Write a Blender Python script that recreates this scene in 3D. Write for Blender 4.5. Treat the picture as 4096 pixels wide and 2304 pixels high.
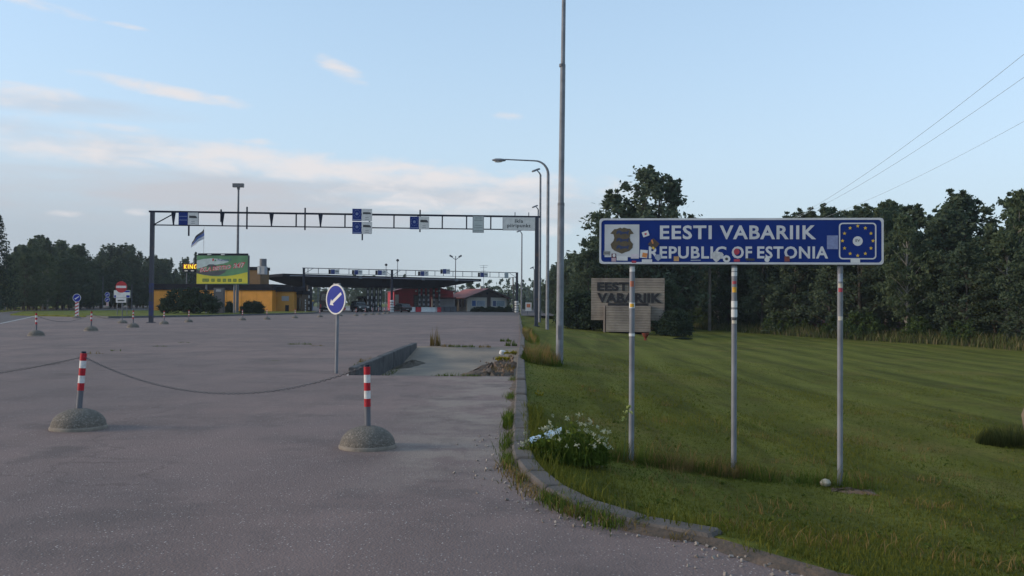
import bpy, math, random
import numpy as np
from mathutils import Vector, Matrix, Euler

R = math.radians
random.seed(7)
rng = np.random.default_rng(7)
scene = bpy.context.scene
col = scene.collection
for o in list(bpy.data.objects):
    bpy.data.objects.remove(o)

# ------------------------------------------------------------------ camera
EYE = 1.6
FPX = 887.0                      # focal length in pixels of a 1024 px wide picture
cam_d = bpy.data.cameras.new('camera')
cam = bpy.data.objects.new('camera', cam_d)
col.objects.link(cam)
cam_d.sensor_width = 36.0
cam_d.lens = 36.0 * FPX / 1024.0
cam_d.clip_end = 6000
cam_d.clip_start = 0.05
CAMR = Euler((R(90 + 1.0), 0, 0)).to_matrix() @ Matrix.Rotation(R(0.4), 3, 'Z')
cam.location = (0, 0, EYE)
cam.rotation_euler = CAMR.to_euler()
scene.camera = cam

# ------------------------------------------------------------------ sky, sun, exposure
SUN_EL, SUN_AZ = 14.0, -96.0      # degrees; azimuth from +Y towards +X (sun low on the left)
world = bpy.data.worlds.new('World')
scene.world = world
world.use_nodes = True
wt = world.node_tree
wt.nodes.clear()


def N(nt, typ, **kw):
    n = nt.nodes.new(typ)
    for k, v in kw.items():
        setattr(n, k, v)
    return n


def M2(nt, op, a, b=None, c=None, clamp=False):
    n = nt.nodes.new('ShaderNodeMath')
    n.operation = op
    n.use_clamp = clamp
    for i, v in enumerate((a, b, c)):
        if v is None:
            continue
        if isinstance(v, (int, float)):
            n.inputs[i].default_value = v
        else:
            nt.links.new(v, n.inputs[i])
    return n.outputs[0]


def build_sky():
    L = wt.links.new
    out = N(wt, 'ShaderNodeOutputWorld')
    bg = N(wt, 'ShaderNodeBackground')
    bg.inputs['Strength'].default_value = 0.1
    sky = N(wt, 'ShaderNodeTexSky')
    sky.sky_type = 'NISHITA'
    sky.sun_disc = False
    sky.sun_elevation = R(SUN_EL)
    sky.sun_rotation = R(SUN_AZ)
    sky.air_density = 0.8
    sky.dust_density = 0.15
    sky.ozone_density = 3.0
    tc = N(wt, 'ShaderNodeTexCoord')
    sep = N(wt, 'ShaderNodeSeparateXYZ')
    L(tc.outputs['Generated'], sep.inputs[0])
    X, Y, Z = sep.outputs
    az = M2(wt, 'ARCTAN2', X, Y)
    el = M2(wt, 'ARCSINE', Z)
    # noise in (azimuth, elevation): streaky clouds
    cmb = N(wt, 'ShaderNodeCombineXYZ')
    L(M2(wt, 'MULTIPLY', az, 19.0), cmb.inputs[0])
    L(M2(wt, 'MULTIPLY', el, 58.0), cmb.inputs[1])
    n1 = N(wt, 'ShaderNodeTexNoise')
    n1.inputs['Scale'].default_value = 1.0
    n1.inputs['Detail'].default_value = 7.0
    n1.inputs['Roughness'].default_value = 0.58
    n1.inputs['Distortion'].default_value = 0.35
    L(cmb.outputs[0], n1.inputs['Vector'])
    nz = n1.outputs['Fac']
    cmb2 = N(wt, 'ShaderNodeCombineXYZ')
    L(M2(wt, 'MULTIPLY', az, 5.0), cmb2.inputs[0])
    L(M2(wt, 'MULTIPLY', el, 30.0), cmb2.inputs[1])
    n2 = N(wt, 'ShaderNodeTexNoise')
    n2.inputs['Scale'].default_value = 1.0
    n2.inputs['Detail'].default_value = 5.0
    L(cmb2.outputs[0], n2.inputs['Vector'])
    nz2 = n2.outputs['Fac']

    def ang(u, v):
        return math.atan((u - 512) / FPX), math.atan((303.5 - v) / FPX)

    total = None
    #          u    v    ru   rv  tilt  weight
    clouds = [(30, 42, 60, 7, .10, .75), (122, 51, 26, 3.5, .06, .55), (338, 74, 34, 12, .35, .85),
              (165, 107, 100, 9, .11, .85), (40, 119, 70, 11, -.03, .7), (508, 116, 28, 5.5, .03, .55),
              (262, 150, 50, 5, .03, .6), (110, 145, 60, 5, .0, .45), (320, 172, 330, 21, .05, 1.0), (180, 162, 150, 9, .0, .9), (470, 180, 130, 10, .03, .95),
              (560, 186, 130, 18, .06, .7), (80, 170, 120, 14, .02, .8), (450, 200, 190, 22, .05, .7),
              (552, 229, 30, 9, .0, .9), (136, 222, 18, 5, .0, .9), (60, 226, 24, 4, 0, .6), (400, 205, 60, 5, .02, .8),
              (-300, 120, 300, 30, .05, .8), (-700, 160, 400, 40, .0, .7)]
    for (u, v, ru, rv, tilt, w) in clouds:
        a0, e0 = ang(u, v)
        ra, re = ru / FPX, rv / FPX
        da = M2(wt, 'SUBTRACT', az, a0)
        de = M2(wt, 'SUBTRACT', el, e0)
        de = M2(wt, 'MULTIPLY_ADD', da, tilt, de)
        q = M2(wt, 'ADD', M2(wt, 'POWER', M2(wt, 'ABSOLUTE', M2(wt, 'MULTIPLY', da, 1 / ra)), 2.0),
               M2(wt, 'POWER', M2(wt, 'ABSOLUTE', M2(wt, 'MULTIPLY', de, 1 / re)), 2.0))
        m = M2(wt, 'MULTIPLY', M2(wt, 'SUBTRACT', 1.0, q, clamp=True), w)
        total = m if total is None else M2(wt, 'MAXIMUM', total, m)
    # break up by noise
    body = M2(wt, 'ADD', M2(wt, 'MULTIPLY', M2(wt, 'SUBTRACT', nz, 0.5), 4.2), M2(wt, 'MULTIPLY_ADD', total, 2.3, -0.8))
    mr = N(wt, 'ShaderNodeMapRange')
    mr.interpolation_type = 'SMOOTHSTEP'
    mr.inputs['From Min'].default_value = -0.35
    mr.inputs['From Max'].default_value = 1.9
    L(body, mr.inputs['Value'])
    gate = M2(wt, 'MULTIPLY', M2(wt, 'MULTIPLY', total, 4.0, clamp=True), mr.outputs[0])
    # grey veil low in the sky, stronger towards the sun side
    veil_el = N(wt, 'ShaderNodeMapRange')
    veil_el.interpolation_type = 'SMOOTHSTEP'
    veil_el.inputs['From Min'].default_value = 0.17
    veil_el.inputs['From Max'].default_value = 0.07
    L(el, veil_el.inputs['Value'])
    veil_az = N(wt, 'ShaderNodeMapRange')
    veil_az.interpolation_type = 'SMOOTHSTEP'
    veil_az.inputs['From Min'].default_value = 0.22
    veil_az.inputs['From Max'].default_value = -0.28
    L(az, veil_az.inputs['Value'])
    veil = M2(wt, 'MULTIPLY', M2(wt, 'MULTIPLY', veil_el.outputs[0], M2(wt, 'MULTIPLY_ADD', veil_az.outputs[0], .62, .18)),
              M2(wt, 'MULTIPLY_ADD', nz2, 0.5, 0.75), clamp=True)
    hs = N(wt, 'ShaderNodeHueSaturation')
    hs.inputs['Saturation'].default_value = 0.7
    hs.inputs['Value'].default_value = 1.0
    L(sky.outputs[0], hs.inputs['Color'])
    mixv = N(wt, 'ShaderNodeMix', data_type='RGBA')
    mixv.inputs['B'].default_value = (1.28, 1.44, 1.63, 1)
    # thin high haze over the whole sky, denser towards the horizon
    hz = N(wt, 'ShaderNodeMapRange')
    hz.interpolation_type = 'SMOOTHSTEP'
    for k_, v_ in (('From Min', .42), ('From Max', .02), ('To Min', .52), ('To Max', .86)):
        hz.inputs[k_].default_value = v_
    L(el, hz.inputs['Value'])
    hcol = N(wt, 'ShaderNodeMix', data_type='RGBA')
    hcol.inputs['A'].default_value = (1.14, 1.72, 2.14, 1)
    hcol.inputs['B'].default_value = (1.50, 1.83, 2.02, 1)
    hm = N(wt, 'ShaderNodeMapRange')
    hm.interpolation_type = 'SMOOTHSTEP'
    hm.inputs['From Min'].default_value = .38
    hm.inputs['From Max'].default_value = .04
    L(el, hm.inputs['Value'])
    L(hm.outputs[0], hcol.inputs['Factor'])
    mixh = N(wt, 'ShaderNodeMix', data_type='RGBA')
    L(hz.outputs[0], mixh.inputs['Factor'])
    L(hs.outputs[0], mixh.inputs['A'])
    L(hcol.outputs['Result'], mixh.inputs['B'])
    L(mixh.outputs['Result'], mixv.inputs['A'])
    L(veil, mixv.inputs['Factor'])
    # soft grey-mauve banks under the bright cloud tops
    bank = None
    for (u, v, ru, rv, w) in ((250, 205, 380, 34, .75), (520, 205, 150, 26, .55), (70, 165, 190, 26, .5), (-300, 190, 320, 50, .7), (-800, 190, 420, 60, .7), (60, 130, 130, 12, .4)):
        a0, e0 = ang(u, v)
        q = M2(wt, 'ADD', M2(wt, 'POWER', M2(wt, 'ABSOLUTE', M2(wt, 'MULTIPLY', M2(wt, 'SUBTRACT', az, a0), FPX / ru)), 2.0),
               M2(wt, 'POWER', M2(wt, 'ABSOLUTE', M2(wt, 'MULTIPLY', M2(wt, 'SUBTRACT', el, e0), FPX / rv)), 2.0))
        m = M2(wt, 'MULTIPLY', M2(wt, 'SUBTRACT', 1.0, q, clamp=True), w)
        bank = m if bank is None else M2(wt, 'MAXIMUM', bank, m)
    bn = N(wt, 'ShaderNodeMapRange')
    bn.interpolation_type = 'SMOOTHSTEP'
    bn.inputs['From Min'].default_value = .36
    bn.inputs['From Max'].default_value = .62
    L(nz2, bn.inputs['Value'])
    bfac = M2(wt, 'MULTIPLY', M2(wt, 'MULTIPLY', bank, 1.5, clamp=True), M2(wt, 'MULTIPLY_ADD', bn.outputs[0], .7, .12), clamp=True)
    mixb = N(wt, 'ShaderNodeMix', data_type='RGBA')
    mixb.inputs['B'].default_value = (1.62, 1.64, 1.76, 1)
    L(mixv.outputs['Result'], mixb.inputs['A'])
    L(bfac, mixb.inputs['Factor'])
    mixc = N(wt, 'ShaderNodeMix', data_type='RGBA')
    mixc.inputs['B'].default_value = (2.32, 2.24, 2.26, 1)
    L(mixb.outputs['Result'], mixc.inputs['A'])
    L(M2(wt, 'MULTIPLY', gate, 0.92), mixc.inputs['Factor'])
    L(mixc.outputs['Result'], bg.inputs['Color'])
    L(bg.outputs[0], out.inputs['Surface'])


build_sky()
sun_d = bpy.data.lights.new('sun', 'SUN')
sun_d.energy = 0.8
sun_d.angle = R(18)
sun_d.color = (1.0, 0.80, 0.58)
sun = bpy.data.objects.new('sun', sun_d)
col.objects.link(sun)
sdir = Vector((math.sin(R(SUN_AZ)) * math.cos(R(SUN_EL)), math.cos(R(SUN_AZ)) * math.cos(R(SUN_EL)), math.sin(R(SUN_EL))))
sun.rotation_euler = (-sdir).to_track_quat('-Z', 'Y').to_euler()
sun.location = sdir * 200
scene.view_settings.view_transform = 'Standard'
scene.view_settings.look = 'None'
scene.view_settings.exposure = 1.82
scene.view_settings.gamma = 1.0
scene.view_settings.use_curve_mapping = False


# ------------------------------------------------------------------ layout measuring
def ray(u, v):
    d = CAMR @ Vector(((u - 512) / FPX, (288 - v) / FPX, -1.0))
    return d


def at(u, v, y):                 # point at forward distance y
    d = ray(u, v)
    return Vector((0, 0, EYE)) + d * (y / d.y)


def gp(u, v, z=0.0):             # point on the level z
    d = ray(u, v)
    return Vector((0, 0, EYE)) + d * ((z - EYE) / d.z)


def onp(u, v, A, B):             # (s, z) on the upright plane through A and B
    d = ray(u, v)
    e = Vector((B[0] - A[0], B[1] - A[1]))
    ln = e.length
    e /= ln
    n = Vector((-e.y, e.x))
    t = (A[0] * n.x + A[1] * n.y) / (d.x * n.x + d.y * n.y)
    P = Vector((0, 0, EYE)) + d * t
    return (P.x - A[0]) * e.x + (P.y - A[1]) * e.y, P.z


# ------------------------------------------------------------------ materials
MATS = {}


def srgb(r, g, b):
    f = lambda c: (c / 255 / 12.92) if c <= 10 else ((c / 255 + .055) / 1.055) ** 2.4
    return (f(r), f(g), f(b))


def mat(name, c, rough=0.7, metal=0.0, var=0.15, scale=6.0, bump=0.0, bscale=None, c2=None, emit=0.0, spec=0.5, detail=5.0,
        lo=.35, hi=.65, coords='Object'):
    if name in MATS:
        return MATS[name]
    m = bpy.data.materials.new(name)
    m.use_nodes = True
    nt = m.node_tree
    b = nt.nodes['Principled BSDF']
    b.inputs['Roughness'].default_value = rough
    b.inputs['Metallic'].default_value = metal
    b.inputs['Specular IOR Level'].default_value = spec
    tc = N(nt, 'ShaderNodeTexCoord')
    ns = N(nt, 'ShaderNodeTexNoise')
    ns.inputs['Scale'].default_value = scale
    ns.inputs['Detail'].default_value = detail
    ns.inputs['Roughness'].default_value = 0.6
    nt.links.new(tc.outputs[coords], ns.inputs['Vector'])
    if c2 is None:
        c2 = tuple(x * (1 - var) for x in c)
        c1 = tuple(min(1, x * (1 + var * .6)) for x in c)
    else:
        c1 = c
    rp = N(nt, 'ShaderNodeValToRGB')
    rp.color_ramp.elements[0].position = lo
    rp.color_ramp.elements[1].position = hi
    rp.color_ramp.elements[0].color = (*c2, 1)
    rp.color_ramp.elements[1].color = (*c1, 1)
    nt.links.new(ns.outputs['Fac'], rp.inputs[0])
    nt.links.new(rp.outputs[0], b.inputs['Base Color'])
    if emit:
        nt.links.new(rp.outputs[0], b.inputs['Emission Color'])
        b.inputs['Emission Strength'].default_value = emit
    if bump:
        n2 = N(nt, 'ShaderNodeTexNoise')
        n2.inputs['Scale'].default_value = bscale or scale * 6
        n2.inputs['Detail'].default_value = 4
        nt.links.new(tc.outputs[coords], n2.inputs['Vector'])
        bp = N(nt, 'ShaderNodeBump')
        bp.inputs['Strength'].default_value = bump
        bp.inputs['Distance'].default_value = 0.02
        nt.links.new(n2.outputs['Fac'], bp.inputs['Height'])
        nt.links.new(bp.outputs[0], b.inputs['Normal'])
    MATS[name] = m
    return m


def leafmat(name, c, c2, trans=0.25):
    """foliage: per-leaf tint from the colour attribute 'tint', some light passes through"""
    if name in MATS:
        return MATS[name]
    m = bpy.data.materials.new(name)
    m.use_nodes = True
    nt = m.node_tree
    nt.nodes.clear()
    out = N(nt, 'ShaderNodeOutputMaterial')
    at_ = N(nt, 'ShaderNodeAttribute', attribute_name='tint')
    rp = N(nt, 'ShaderNodeValToRGB')
    rp.color_ramp.elements[0].color = (*c2, 1)
    rp.color_ramp.elements[1].color = (*c, 1)
    nt.links.new(at_.outputs['Fac'], rp.inputs[0])
    d = N(nt, 'ShaderNodeBsdfDiffuse')
    t = N(nt, 'ShaderNodeBsdfTranslucent')
    nt.links.new(rp.outputs[0], d.inputs['Color'])
    nt.links.new(rp.outputs[0], t.inputs['Color'])
    mx = N(nt, 'ShaderNodeMixShader')
    mx.inputs[0].default_value = trans
    nt.links.new(d.outputs[0], mx.inputs[1])
    nt.links.new(t.outputs[0], mx.inputs[2])
    nt.links.new(mx.outputs[0], out.inputs['Surface'])
    MATS[name] = m
    return m


def asphalt_mat(name, base, stone, patch, stain, speck=1.0, worn=False):
    m = bpy.data.materials.new(name)
    m.use_nodes = True
    nt = m.node_tree
    L = nt.links.new
    b = nt.nodes['Principled BSDF']
    b.inputs['Roughness'].default_value = 0.85
    b.inputs['Specular IOR Level'].default_value = 0.3
    tc = N(nt, 'ShaderNodeTexCoord')
    o = tc.outputs['Object']

    def noise(s, d=5, r=.6, vec=None):
        n = N(nt, 'ShaderNodeTexNoise')
        n.inputs['Scale'].default_value = s
        n.inputs['Detail'].default_value = d
        n.inputs['Roughness'].default_value = r
        L(vec or o, n.inputs['Vector'])
        return n.outputs['Fac']

    def mixc(f, a, bb):
        n = N(nt, 'ShaderNodeMix', data_type='RGBA')
        for k, v in (('A', a), ('B', bb)):
            if isinstance(v, tuple):
                n.inputs[k].default_value = (*v, 1)
            else:
                L(v, n.inputs[k])
        L(f, n.inputs['Factor'])
        return n.outputs['Result']

    def rng_(v, a, bb, lo=0., hi=1.):
        n = N(nt, 'ShaderNodeMapRange')
        n.interpolation_type = 'SMOOTHSTEP'
        for k, x in (('From Min', a), ('From Max', bb), ('To Min', lo), ('To Max', hi)):
            n.inputs[k].default_value = x
        L(v, n.inputs['Value'])
        return n.outputs[0]

    c = mixc(rng_(noise(0.16, 4), .38, .62), base, patch)
    c = mixc(M2(nt, 'MULTIPLY', rng_(noise(0.55, 6, .65), .46, .66), .85), c, stain)
    c = mixc(M2(nt, 'MULTIPLY', rng_(noise(2.3, 6, .7), .5, .75), .35), c, tuple(x * .6 for x in base))
    # tyre-swept streaks along the lanes
    mp = N(nt, 'ShaderNodeMapping')
    mp.inputs['Scale'].default_value = (1.1, 0.05, 1)
    L(o, mp.inputs['Vector'])
    c = mixc(M2(nt, 'MULTIPLY', rng_(noise(1.0, 4, .6, mp.outputs[0]), .46, .66), .5), c, tuple(x * .72 for x in base))
    # aggregate
    vo = N(nt, 'ShaderNodeTexVoronoi')
    vo.inputs['Scale'].default_value = 62
    L(o, vo.inputs['Vector'])
    sepc = N(nt, 'ShaderNodeSeparateColor')
    L(vo.outputs['Color'], sepc.inputs[0])
    st = M2(nt, 'MULTIPLY', rng_(sepc.outputs[0], .86, .93), rng_(vo.outputs['Distance'], .45, .25))
    c = mixc(M2(nt, 'MULTIPLY', M2(nt, 'MULTIPLY', st, 1.0 * speck), rng_(noise(3.0, 4), .30, .62)), c, stone)
    if worn:                      # pale dusty strip along the kerb side, from the bay to the bend
        sx = N(nt, 'ShaderNodeSeparateXYZ')
        L(o, sx.inputs[0])
        wob = M2(nt, 'MULTIPLY_ADD', noise(.5, 5), 2.2, -1.1)
        xx = M2(nt, 'ADD', sx.outputs[0], wob)
        w1 = M2(nt, 'MULTIPLY', rng_(xx, -1.9, -.7), rng_(M2(nt, 'ADD', sx.outputs[1], wob), 7.2, 9.2))
        w1 = M2(nt, 'MULTIPLY', w1, rng_(sx.outputs[1], 22, 19))
        c = mixc(M2(nt, 'MULTIPLY', M2(nt, 'MULTIPLY', w1, rng_(noise(1.3, 6, .7), .36, .6)), .62), c, (.30, .25, .205))
        d1 = M2(nt, 'MULTIPLY', rng_(noise(.9, 6, .7), .54, .64), rng_(noise(.11, 3), .40, .56))
        c = mixc(M2(nt, 'MULTIPLY', d1, .6), c, (.075, .06, .056))
    dk = M2(nt, 'MULTIPLY', rng_(sepc.outputs[1], .72, .8), rng_(vo.outputs['Distance'], .5, .3))
    c = mixc(M2(nt, 'MULTIPLY', dk, .5 * speck), c, tuple(x * .4 for x in base))
    fine = noise(150, 3, .7)
    c = mixc(M2(nt, 'MULTIPLY', rng_(fine, .35, .7), .35), c, tuple(x * 1.35 for x in base))
    # long cracks and joints
    wv = N(nt, 'ShaderNodeTexVoronoi', feature='DISTANCE_TO_EDGE')
    wv.inputs['Scale'].default_value = 0.16
    nw = N(nt, 'ShaderNodeTexNoise')
    nw.inputs['Scale'].default_value = .7
    nw.inputs['Detail'].default_value = 6
    L(o, nw.inputs['Vector'])
    mv = N(nt, 'ShaderNodeMix', data_type='VECTOR')
    mv.inputs['Factor'].default_value = .35
    vv = N(nt, 'ShaderNodeVectorMath', operation='MULTIPLY_ADD')
    vv.inputs[1].default_value = (2.4, 2.4, 0)
    L(nw.outputs['Color'], vv.inputs[0])
    L(o, vv.inputs[2])
    L(vv.outputs[0], wv.inputs['Vector'])
    ck = M2(nt, 'MULTIPLY', rng_(wv.outputs['Distance'], .004, .0012), rng_(noise(.3, 2), .5, .6))
    c = mixc(M2(nt, 'MULTIPLY', ck, .3), c, tuple(x * .3 for x in base))
    L(c, b.inputs['Base Color'])
    bp = N(nt, 'ShaderNodeBump')
    bp.inputs['Strength'].default_value = .5
    bp.inputs['Distance'].default_value = .008
    h = M2(nt, 'ADD', M2(nt, 'MULTIPLY', vo.outputs['Distance'], -.8), noise(30, 4))
    L(h, bp.inputs['Height'])
    L(bp.outputs[0], b.inputs['Normal'])
    MATS[name] = m
    return m


def grass_mat(name, a, b_, dry, far):
    m = bpy.data.materials.new(name)
    m.use_nodes = True
    nt = m.node_tree
    L = nt.links.new
    b = nt.nodes['Principled BSDF']
    b.inputs['Roughness'].default_value = 0.95
    b.inputs['Specular IOR Level'].default_value = 0.1
    tc = N(nt, 'ShaderNodeTexCoord')
    o = tc.outputs['Object']

    def noise(s, d=5, vec=None):
        n = N(nt, 'ShaderNodeTexNoise')
        n.inputs['Scale'].default_value = s
        n.inputs['Detail'].default_value = d
        n.inputs['Roughness'].default_value = .62
        L(vec or o, n.inputs['Vector'])
        return n.outputs['Fac']

    def rng_(v, lo, hi):
        n = N(nt, 'ShaderNodeMapRange')
        n.interpolation_type = 'SMOOTHSTEP'
        n.inputs['From Min'].default_value = lo
        n.inputs['From Max'].default_value = hi
        L(v, n.inputs['Value'])
        return n.outputs[0]

    def mixc(f, x, y):
        n = N(nt, 'ShaderNodeMix', data_type='RGBA')
        for k, v in (('A', x), ('B', y)):
            if isinstance(v, tuple):
                n.inputs[k].default_value = (*v, 1)
            else:
                L(v, n.inputs[k])
        L(f, n.inputs['Factor'])
        return n.outputs['Result']
    c = mixc(rng_(noise(.35, 5), .36, .62), a, b_)
    # mowing swaths, slightly bent
    mp = N(nt, 'ShaderNodeMapping')
    mp.inputs['Rotation'].default_value = (0, 0, R(4))
    L(o, mp.inputs['Vector'])
    wv = N(nt, 'ShaderNodeTexWave')
    wv.inputs['Scale'].default_value = .16
    wv.inputs['Distortion'].default_value = 2.2
    wv.inputs['Detail'].default_value = 3
    wv.inputs['Detail Scale'].default_value = .6
    L(mp.outputs[0], wv.inputs['Vector'])
    c = mixc(M2(nt, 'MULTIPLY', wv.outputs['Fac'], .55), c, far)
    mp2 = N(nt, 'ShaderNodeMapping')
    mp2.inputs['Rotation'].default_value = (0, 0, R(3))
    mp2.inputs['Scale'].default_value = (1.2, .09, 1)
    L(o, mp2.inputs['Vector'])
    c = mixc(M2(nt, 'MULTIPLY', rng_(noise(1.0, 4, mp2.outputs[0]), .48, .66), .7), c, tuple(x * .55 for x in a))
    c = mixc(M2(nt, 'MULTIPLY', rng_(noise(.22, 4), .50, .68), .75), c, dry)
    c = mixc(M2(nt, 'MULTIPLY', rng_(noise(1.1, 5), .52, .68), .55), c, tuple(x * .55 for x in dry))
    c = mixc(M2(nt, 'MULTIPLY', rng_(noise(9, 5), .45, .7), .45), c, tuple(x * .5 for x in a))
    L(c, b.inputs['Base Color'])
    bp = N(nt, 'ShaderNodeBump')
    bp.inputs['Strength'].default_value = .9
    bp.inputs['Distance'].default_value = .05
    L(noise(22, 6), bp.inputs['Height'])
    L(bp.outputs[0], b.inputs['Normal'])
    MATS[name] = m
    return m


ASPH = asphalt_mat('pink_asphalt', (.200, .140, .125), (.58, .52, .48), (.140, .104, .097), (.098, .075, .070), 1.0, True)
ASPH2 = asphalt_mat('dark_asphalt', (.105, .088, .086), (.24, .22, .21), (.09, .076, .074), (.07, .06, .058), .5)
GRASS = grass_mat('lawn_grass', (.084, .092, .013), (.116, .122, .017), (.160, .132, .034), (.185, .188, .036))
GRASS2 = grass_mat('verge_grass', (.11, .13, .020), (.14, .155, .028), (.17, .155, .04), (.15, .165, .03))
GALV = mat('galvanised_steel', (.19, .20, .225), .6, .15, .22, 3, spec=.3)
GALVD = mat('weathered_steel', (.135, .14, .16), .6, .15, .2, 3, spec=.3)
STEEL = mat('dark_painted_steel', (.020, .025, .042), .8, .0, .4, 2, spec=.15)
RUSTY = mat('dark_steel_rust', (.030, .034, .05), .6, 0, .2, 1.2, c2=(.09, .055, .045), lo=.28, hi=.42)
CONC = mat('concrete', (.30, .29, .27), .9, 0, .28, 4, .5, 40)
CONCW = mat('weathered_concrete', (.30, .28, .25), .9, 0, .3, 2.2, .5, 30, c2=(.13, .125, .115))
PEBB = None
WHITE = mat('white_paint', (.60, .60, .60), .6, 0, .14, 16, c2=(.40, .385, .36), lo=.30, hi=.52)
OFFW = mat('offwhite_panel', (.60, .59, .57), .6, 0, .12, 4)
REDP = mat('red_paint', (.40, .016, .028), .6, 0, .2, 22, c2=(.24, .018, .024), lo=.30, hi=.5, spec=.25)
REDS = mat('red_sign', (.38, .014, .022), .5, 0, .1, 6)
BLUES = mat('blue_sign_face', (.008, .028, .165), .6, 0, .12, 3, spec=.15)
BLUE2 = mat('blue_arrow_face', (.016, .034, .27), .6, 0, .1, 3, spec=.15)
DARK = mat('dark_print', (.045, .047, .05), .7, 0, .2, 9)
GREYP = mat('grey_print', (.25, .25, .26), .7, 0, .2, 9)
YELL = mat('yellow_star', (.62, .42, .03), .5, 0, .1, 9)
BLACK = mat('black_panel', (.011, .012, .019), .85, 0, .3, 2, spec=.1)
GLASS = mat('dark_glass', (.012, .015, .02), .08, 0, .2, 2, spec=.8)
RUBBER = mat('rubber', (.012, .012, .012), .8, 0, .2, 9)
CHROME = mat('bright_trim', (.5, .5, .52), .25, .8, .1, 4)


# ------------------------------------------------------------------ mesh helpers
class MB:
    def __init__(s):
        s.v = []
        s.f = []

    def add(s, vs, fs):
        k = len(s.v)
        s.v += [tuple(p) for p in vs]
        s.f += [tuple(i + k for i in f) for f in fs]
        return s

    def box(s, c, d, rz=0.0, rot=None):
        hx, hy, hz = d[0] / 2, d[1] / 2, d[2] / 2
        pts = [Vector((x, y, z)) for z in (-hz, hz) for y in (-hy, hy) for x in (-hx, hx)]
        m = rot if rot is not None else Matrix.Rotation(rz, 3, 'Z')
        pts = [m @ p + Vector(c) for p in pts]
        return s.add(pts, [(0, 2, 3, 1), (4, 5, 7, 6), (0, 1, 5, 4), (2, 6, 7, 3), (0, 4, 6, 2), (1, 3, 7, 5)])

    def bbox(s, c, d, bev=.02, rz=0.0):          # box with chamfered upright and top edges
        hx, hy, hz = d[0] / 2, d[1] / 2, d[2] / 2
        b = bev
        m = Matrix.Rotation(rz, 3, 'Z')
        rings = []
        for (ix, z) in ((0, -hz), (0, hz - b), (b, hz)):
            x, y = hx - ix, hy - ix
            rings.append([(-x + b, -y), (x - b, -y), (x, -y + b), (x, y - b), (x - b, y), (-x + b, y), (-x, y - b), (-x, -y + b)])
            rings[-1] = [m @ Vector((p[0], p[1], z)) + Vector(c) for p in rings[-1]]
        k = [p for r in rings for p in r]
        f = [tuple(range(7, -1, -1)), tuple(range(16, 24))]
        for r in range(2):
            for i in range(8):
                j = (i + 1) % 8
                f.append((r * 8 + i, r * 8 + j, r * 8 + 8 + j, r * 8 + 8 + i))
        return s.add(k, f)

    def bar(s, a, b, w, h):                      # rectangular bar between two points
        a, b = Vector(a), Vector(b)
        d = b - a
        z = d.normalized()
        up = Vector((0, 0, 1)) if abs(z.z) < .95 else Vector((0, 1, 0))
        x = z.cross(up).normalized()
        y = x.cross(z).normalized()
        rot = Matrix((x, z, y)).transposed()
        return s.box((a + b) / 2, (w, d.length, h), rot=rot)

    def cyl(s, a, b, r0, r1=None, n=12, caps=True):
        r1 = r0 if r1 is None else r1
        a, b = Vector(a), Vector(b)
        z = (b - a).normalized()
        x = z.cross(Vector((0, 0, 1)) if abs(z.z) < .95 else Vector((0, 1, 0))).normalized()
        y = z.cross(x)
        vs = []
        for p, r in ((a, r0), (b, r1)):
            for i in range(n):
                t = 2 * math.pi * i / n
                vs.append(p + x * math.cos(t) * r + y * math.sin(t) * r)
        fs = [(i, (i + 1) % n, n + (i + 1) % n, n + i) for i in range(n)]
        if caps:
            fs += [tuple(range(n - 1, -1, -1)), tuple(range(n, 2 * n))]
        return s.add(vs, fs)

    def tube(s, pts, r, n=8, r1=None):
        pts = [Vector(p) for p in pts]
        k = len(pts)
        vs = []
        px = None
        for i, p in enumerate(pts):
            d = (pts[min(i + 1, k - 1)] - pts[max(i - 1, 0)]).normalized()
            if px is None:
                px = d.cross(Vector((0, 0, 1)) if abs(d.z) < .9 else Vector((0, 1, 0))).normalized()
            else:
                px = (px - d * px.dot(d)).normalized()
            py = d.cross(px)
            rr = r if r1 is None else r + (r1 - r) * i / (k - 1)
            for j in range(n):
                t = 2 * math.pi * j / n
                vs.append(p + px * math.cos(t) * rr + py * math.sin(t) * rr)
        fs = []
        for i in range(k - 1):
            for j in range(n):
                q = (j + 1) % n
                fs.append((i * n + j, i * n + q, i * n + n + q, i * n + n + j))
        fs += [tuple(range(n - 1, -1, -1)), tuple(range((k - 1) * n, k * n))]
        return s.add(vs, fs)

    def lathe(s, prof, n=24, c=(0, 0, 0)):
        vs, fs = [], []
        for (r, z) in prof:
            for i in range(n):
                t = 2 * math.pi * i / n
                vs.append((c[0] + r * math.cos(t), c[1] + r * math.sin(t), c[2] + z))
        for k in range(len(prof) - 1):
            for i in range(n):
                j = (i + 1) % n
                fs.append((k * n + i, k * n + j, k * n + n + j, k * n + n + i))
        fs.append(tuple(range((len(prof) - 1) * n, len(prof) * n)))
        fs.append(tuple(range(n - 1, -1, -1)))
        return s.add(vs, fs)

    def prism(s, poly, fn, t):
        """poly: list of 2-D points; fn(a, b, w) -> 3-D; thickness t in w"""
        n = len(poly)
        vs = [fn(p[0], p[1], 0) for p in poly] + [fn(p[0], p[1], t) for p in poly]
        fs = [tuple(range(n - 1, -1, -1)), tuple(range(n, 2 * n))]
        fs += [(i, (i + 1) % n, n + (i + 1) % n, n + i) for i in range(n)]
        return s.add(vs, fs)

    def plate(s, poly, y, t=.002):               # flat piece facing -Y, in x/z
        return s.prism(poly, lambda a, b, w: (a, y - w, b), t)

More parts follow.
